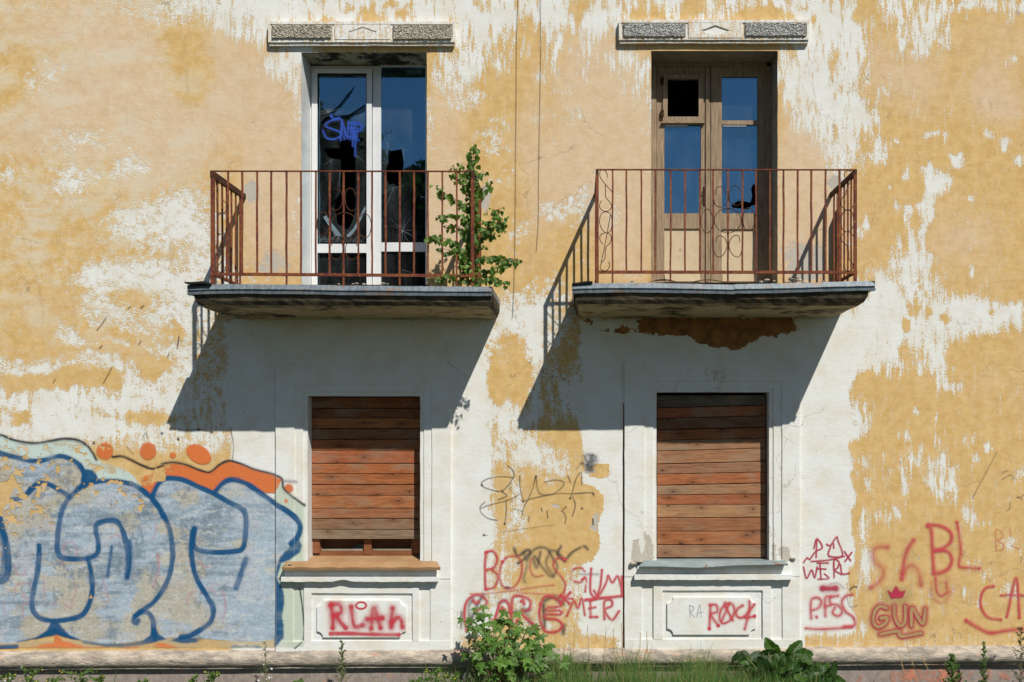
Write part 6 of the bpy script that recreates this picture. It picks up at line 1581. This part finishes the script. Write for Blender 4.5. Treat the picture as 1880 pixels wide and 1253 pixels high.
def weed(name, x, ytop, D, w, label, cat, grp, c1, c2, n=260, lsz=.012, seed=1, flowers=None, lean=0, shape=SERR, kind='spire'):
    rg = random.Random(seed); gp = P(x, 1262, D); root = empty(name, (gp.x, gp.y, gz(-D)), label, cat, grp)
    st = MB(); lv = MB(); fm = MB()
    p0 = Vector((gp.x, gp.y, gz(-D))); p1 = P(x+lean, ytop, D); H = (p1-p0).length; wm = w/185
    st.tube([p0, (p0+p1)/2+Vector((rg.uniform(-.01, .01), 0, 0)), p1], [.004, .003, .001], 5)
    nb = 26 if kind == 'spire' else 14
    tips = []
    for b in range(nb):
        t = .15+.85*b/nb; c = p0+(p1-p0)*t; an = b*2.4; r = wm*(1.15-t)*rg.uniform(.6, 1.1) if kind == 'spire' else wm*rg.uniform(.3, 1)
        tip = c+Vector((math.cos(an)*r, math.sin(an)*r*.7, r*rg.uniform(.5, 1.3)*(1 if kind == 'spire' else .8)))
        if tip.z > p1.z: tip.z = p1.z-rg.random()*.02
        st.tube([c, (c+tip)/2+Vector((0, 0, .01)), tip], .0011, 3, False); tips.append(tip)
        for k in range(max(2, n//nb)):
            u = rg.random(); q = c+(tip-c)*u+Vector((rg.uniform(-1, 1), rg.uniform(-1, 1), rg.uniform(-1, 1)))*lsz*.5
            S = lsz*rg.uniform(.7, 1.5); leaf(lv, q, Vector((rg.uniform(-1, 1), rg.uniform(-1, .5), rg.uniform(-.4, 1))), Vector((rg.uniform(-1, 1), -1, .6)), S, S*.45 if shape is SERR else S*.8, shape, leafcol(rg, c1, c2), .2, .1)
    if flowers:
        mat, nf, fs_, ys = flowers
        for k in range(nf):
            c = rg.choice(tips)+Vector((rg.uniform(-1, 1), -.4, rg.uniform(-.5, 1)))*.02
            for j in range(6):
                an = j*math.pi/3; d = Vector((math.cos(an), -.35, math.sin(an)))
                leaf(fm, c, d, Vector((0, -1, 0)), fs_, fs_*.55, [(0, .1), (.5, .5), (1, .1)], (1, 1, 1, 1), .1, 0)
        fm.build('flower', M[mat], root)
    st.build('stem', M['stem'], root); lv.build('foliage', M['leaf'], root)
G1, G2 = (.10, .13, .05), (.22, .26, .11); G3, G4 = (.06, .13, .02), (.14, .25, .05)
weed('weed', 628, 1176, .35, 19, 'slender grey green weed spire in front of the left apron plaque', 'weed', None, G1, G2, 1100, .014, 1)
weed('weed', 487, 1178, .3, 19, 'wispy weed with tiny white flowers left of the left window apron', 'weed', None, G1, G2, 380, .012, 2, ('petalw', 16, .008, 0))
weed('weed', 873, 1160, .45, 26, 'tall fuzzy weed spire at the left edge of the maple sapling', 'weed', None, G1, G2, 2200, .014, 3)
weed('weed', 890, 1215, .5, 15, 'short fuzzy weed in front of the maple sapling', 'weed', None, G1, G2, 600, .012, 13)
weed('weed', 1748, 1201, .3, 28, 'bright green feathery weed, broader of the two at the lower right', 'weed', None, G3, G4, 2400, .016, 4)
weed('weed', 1806, 1178, .25, 15, 'thin bright green feathery weed at the lower right', 'weed', None, G3, G4, 1100, .014, 5)
weed('weed', 1874, 1150, .35, 30, 'dark branching weed touching the right edge of the picture', 'weed', None, (.05,.055,.03), (.10,.11,.05), 1100, .013, 6)
for k, (x, y, w, lab) in enumerate([(14,1238,26,'low yellow flowered weed at the lower left corner'),(58,1226,22,'taller yellow flowered weed second from the lower left corner'),(148,1228,34,'yellow flowered weed clump below the blue letters'),(183,1243,14,'small yellow flowered weed right of the clump below the blue letters'),
       (100,1244,20,'low yellow flowered weed between the two leftmost clumps'),(352,1243,12,'tiny yellow flowered weed under the middle of the blue lettering'),(388,1234,16,'small yellow flowered weed under the right part of the blue lettering'),(546,1248,12,'tiny yellow flowered weed below the left window sill'),(800,1228,24,'yellow flowered weed at the left foot of the maple sapling'),(832,1238,30,'yellow flowered weed just left of the fuzzy weed'),(765,1246,20,'low yellow flowered weed under the right end of the left apron'),
       (262,1250,10,'tiny weed beneath the curl of the blue letters')]):
    weed('wildflower', x, y, .4, w, lab, 'weed', 'yellow flowered weeds along the plinth', (.06,.12,.02), (.14,.24,.04), 210, .024, 40+k, ('petaly', 3+int(w/6), .008, 0), 0, OVAL, 'bush')
# the small white daisies near the first wispy weed
weed('wildflower', 483, 1224, .5, 16, 'little plant with a few white flowers at the foot of the wispy weed', 'weed', None, G1, G2, 40, .012, 71, ('petalw', 9, .013, 0), 0, SERR, 'bush')
weed('wildflower', 12, 1240, .6, 10, 'small white flowers in the lower left corner', 'weed', None, G1, G2, 40, .012, 72, ('petalw', 4, .010, 0), 0, SERR, 'bush')

# dry stalks
k = 0
for (x, y, ln, lab) in ((1054,1150,2,'dry grass stalk, leftmost of the stalks beside the maple sapling'),(1079,1149,-3,'bushy dry grass stalk, second from the maple sapling'),(1113,1150,6,'dry grass stalk leaning right, third from the maple sapling'),(1126,1155,-1,'dry grass stalk just left of the right window surround'),(1141,1145,-2,'dry grass stalk touching the edge of the right window surround'),(1176,1163,6,'dry grass stalk in front of the right surround, left of a pair'),(1187,1160,-3,'dry grass stalk in front of the right surround, right of a pair'),
                   (1664,1180,-20,'dry stalk leaning left below the crowned word'),(1650,1200,-16,'shorter dry stalk leaning left below the crowned word'),(1690,1205,-30,'long dry stalk lying at a slant near the lower right')):
    rg = random.Random(100+k); k += 1; D = .35; mb = MB()
    tip = P(x, y, D); b = P(x-ln*1.5, 1290, D)
    mb.tube([b, (b+tip)/2+Vector((.01, 0, 0)), tip], [.002, .0016, .0008], 4)
    for j in range(26):
        t = .62+.38*j/26; c = b+(tip-b)*t
        leaf(mb, c, Vector((rg.uniform(-.5, .5), rg.uniform(-.5, .5), 1)), Vector((0, -1, 0)), .022, .006, SERR, None, .1, 0)
    mb.c = []; o = mb.build('dry_grass_stalk', M['straw']); tag(o, lab, 'dry grass', 'dry grass stalks along the wall')

# grass
def grass():
    rg = random.Random(8); mb = MB()
    def blade(x, D, h, wd, col, lean):
        g0 = Vector((P(x, 0, D).x, -D, gz(-D))); an = rg.uniform(0, 6.28); s = Vector((math.cos(an), math.sin(an)*.4, 0))*wd
        l = Vector((lean+rg.uniform(-.3, .3), rg.uniform(-.3, .3), 0))
        pts = [g0+Vector((0, 0, h*t))+l*(h*t*t*.55) for t in (0, .4, .75, 1)]; ws = (1, .85, .5, .05)
        b0 = len(mb.v)
        for p, w_ in zip(pts, ws): mb.v += [tuple(p-s*w_), tuple(p+s*w_)]
        mb.c += [col]*8
        for i in range(3): a = b0+i*2; mb.f.append((a, a+1, a+3, a+2))
    for i in range(9500):
        r_ = rg.random()
        if r_ < .58: x = rg.uniform(960, 1370); hh = rg.uniform(.36, .66)*(1.0+.16*math.sin(x*.05))
        elif r_ < .72: x = rg.gauss(1400, 50); hh = rg.uniform(.36, .64)
        elif r_ < .86: x = rg.uniform(780, 1000); hh = rg.uniform(.3, .56)
        else: x = rg.uniform(-300, 2200); hh = rg.uniform(.2, .46)
        D = rg.uniform(.05, 1.0) if r_ < .84 else rg.uniform(.05, 1.2)
        hh *= (1.05-.25*D) if D < 1 else .8
        c = leafcol(rg, (.05, .135, .03), (.16, .29, .075)) if rg.random() > .16 else leafcol(rg, (.3, .24, .11), (.42, .33, .16))
        blade(x, D, hh, rg.uniform(.0018, .0046), c, rg.uniform(-.55, .45))
    o = mb.build('grass', M['grass']); tag(o, None, None, kind='stuff')
grass()
# ------------------------------------------------------------------ what the window panes reflect
def far_tree(x, y, h, seed, lab):
    rg = random.Random(seed); root = empty('tree', (x, y, gz(-14)), lab, 'tree', 'trees across the street')
    tr = MB(); zg = gz(-14); tr.tube([(x, y, zg-.3), (x+.2, y, zg+h*.35), (x, y+.2, zg+h*.8)], [.28, .2, .06], 8)
    cr_ = MB()
    for k in range(110):
        an = rg.uniform(0, 6.28); u = rg.random()**.5; cx = x+math.cos(an)*u*h*.26; cy = y+math.sin(an)*u*h*.26; cz = zg+h*(.42+.5*rg.random())
        for j in range(70):
            c = Vector((cx+rg.gauss(0, .5), cy+rg.gauss(0, .5), cz+rg.gauss(0, .45)))
            leaf(cr_, c, rdir(rg, 0), Vector((rg.uniform(-1, 1), -1, 1)), .5, .5, OVAL, leafcol(rg, (.015, .03, .01), (.03, .055, .015)))
    tr.build('trunk', M['bark'], root); cr_.build('crown', M['leaf'], root)
far_tree(-17, -46, 21, 1, 'leafy tree across the street, leftmost'); far_tree(-11, -48, 19, 2, 'leafy tree across the street, middle'); far_tree(-6.0, -45, 16.5, 3, 'leafy tree across the street, rightmost')
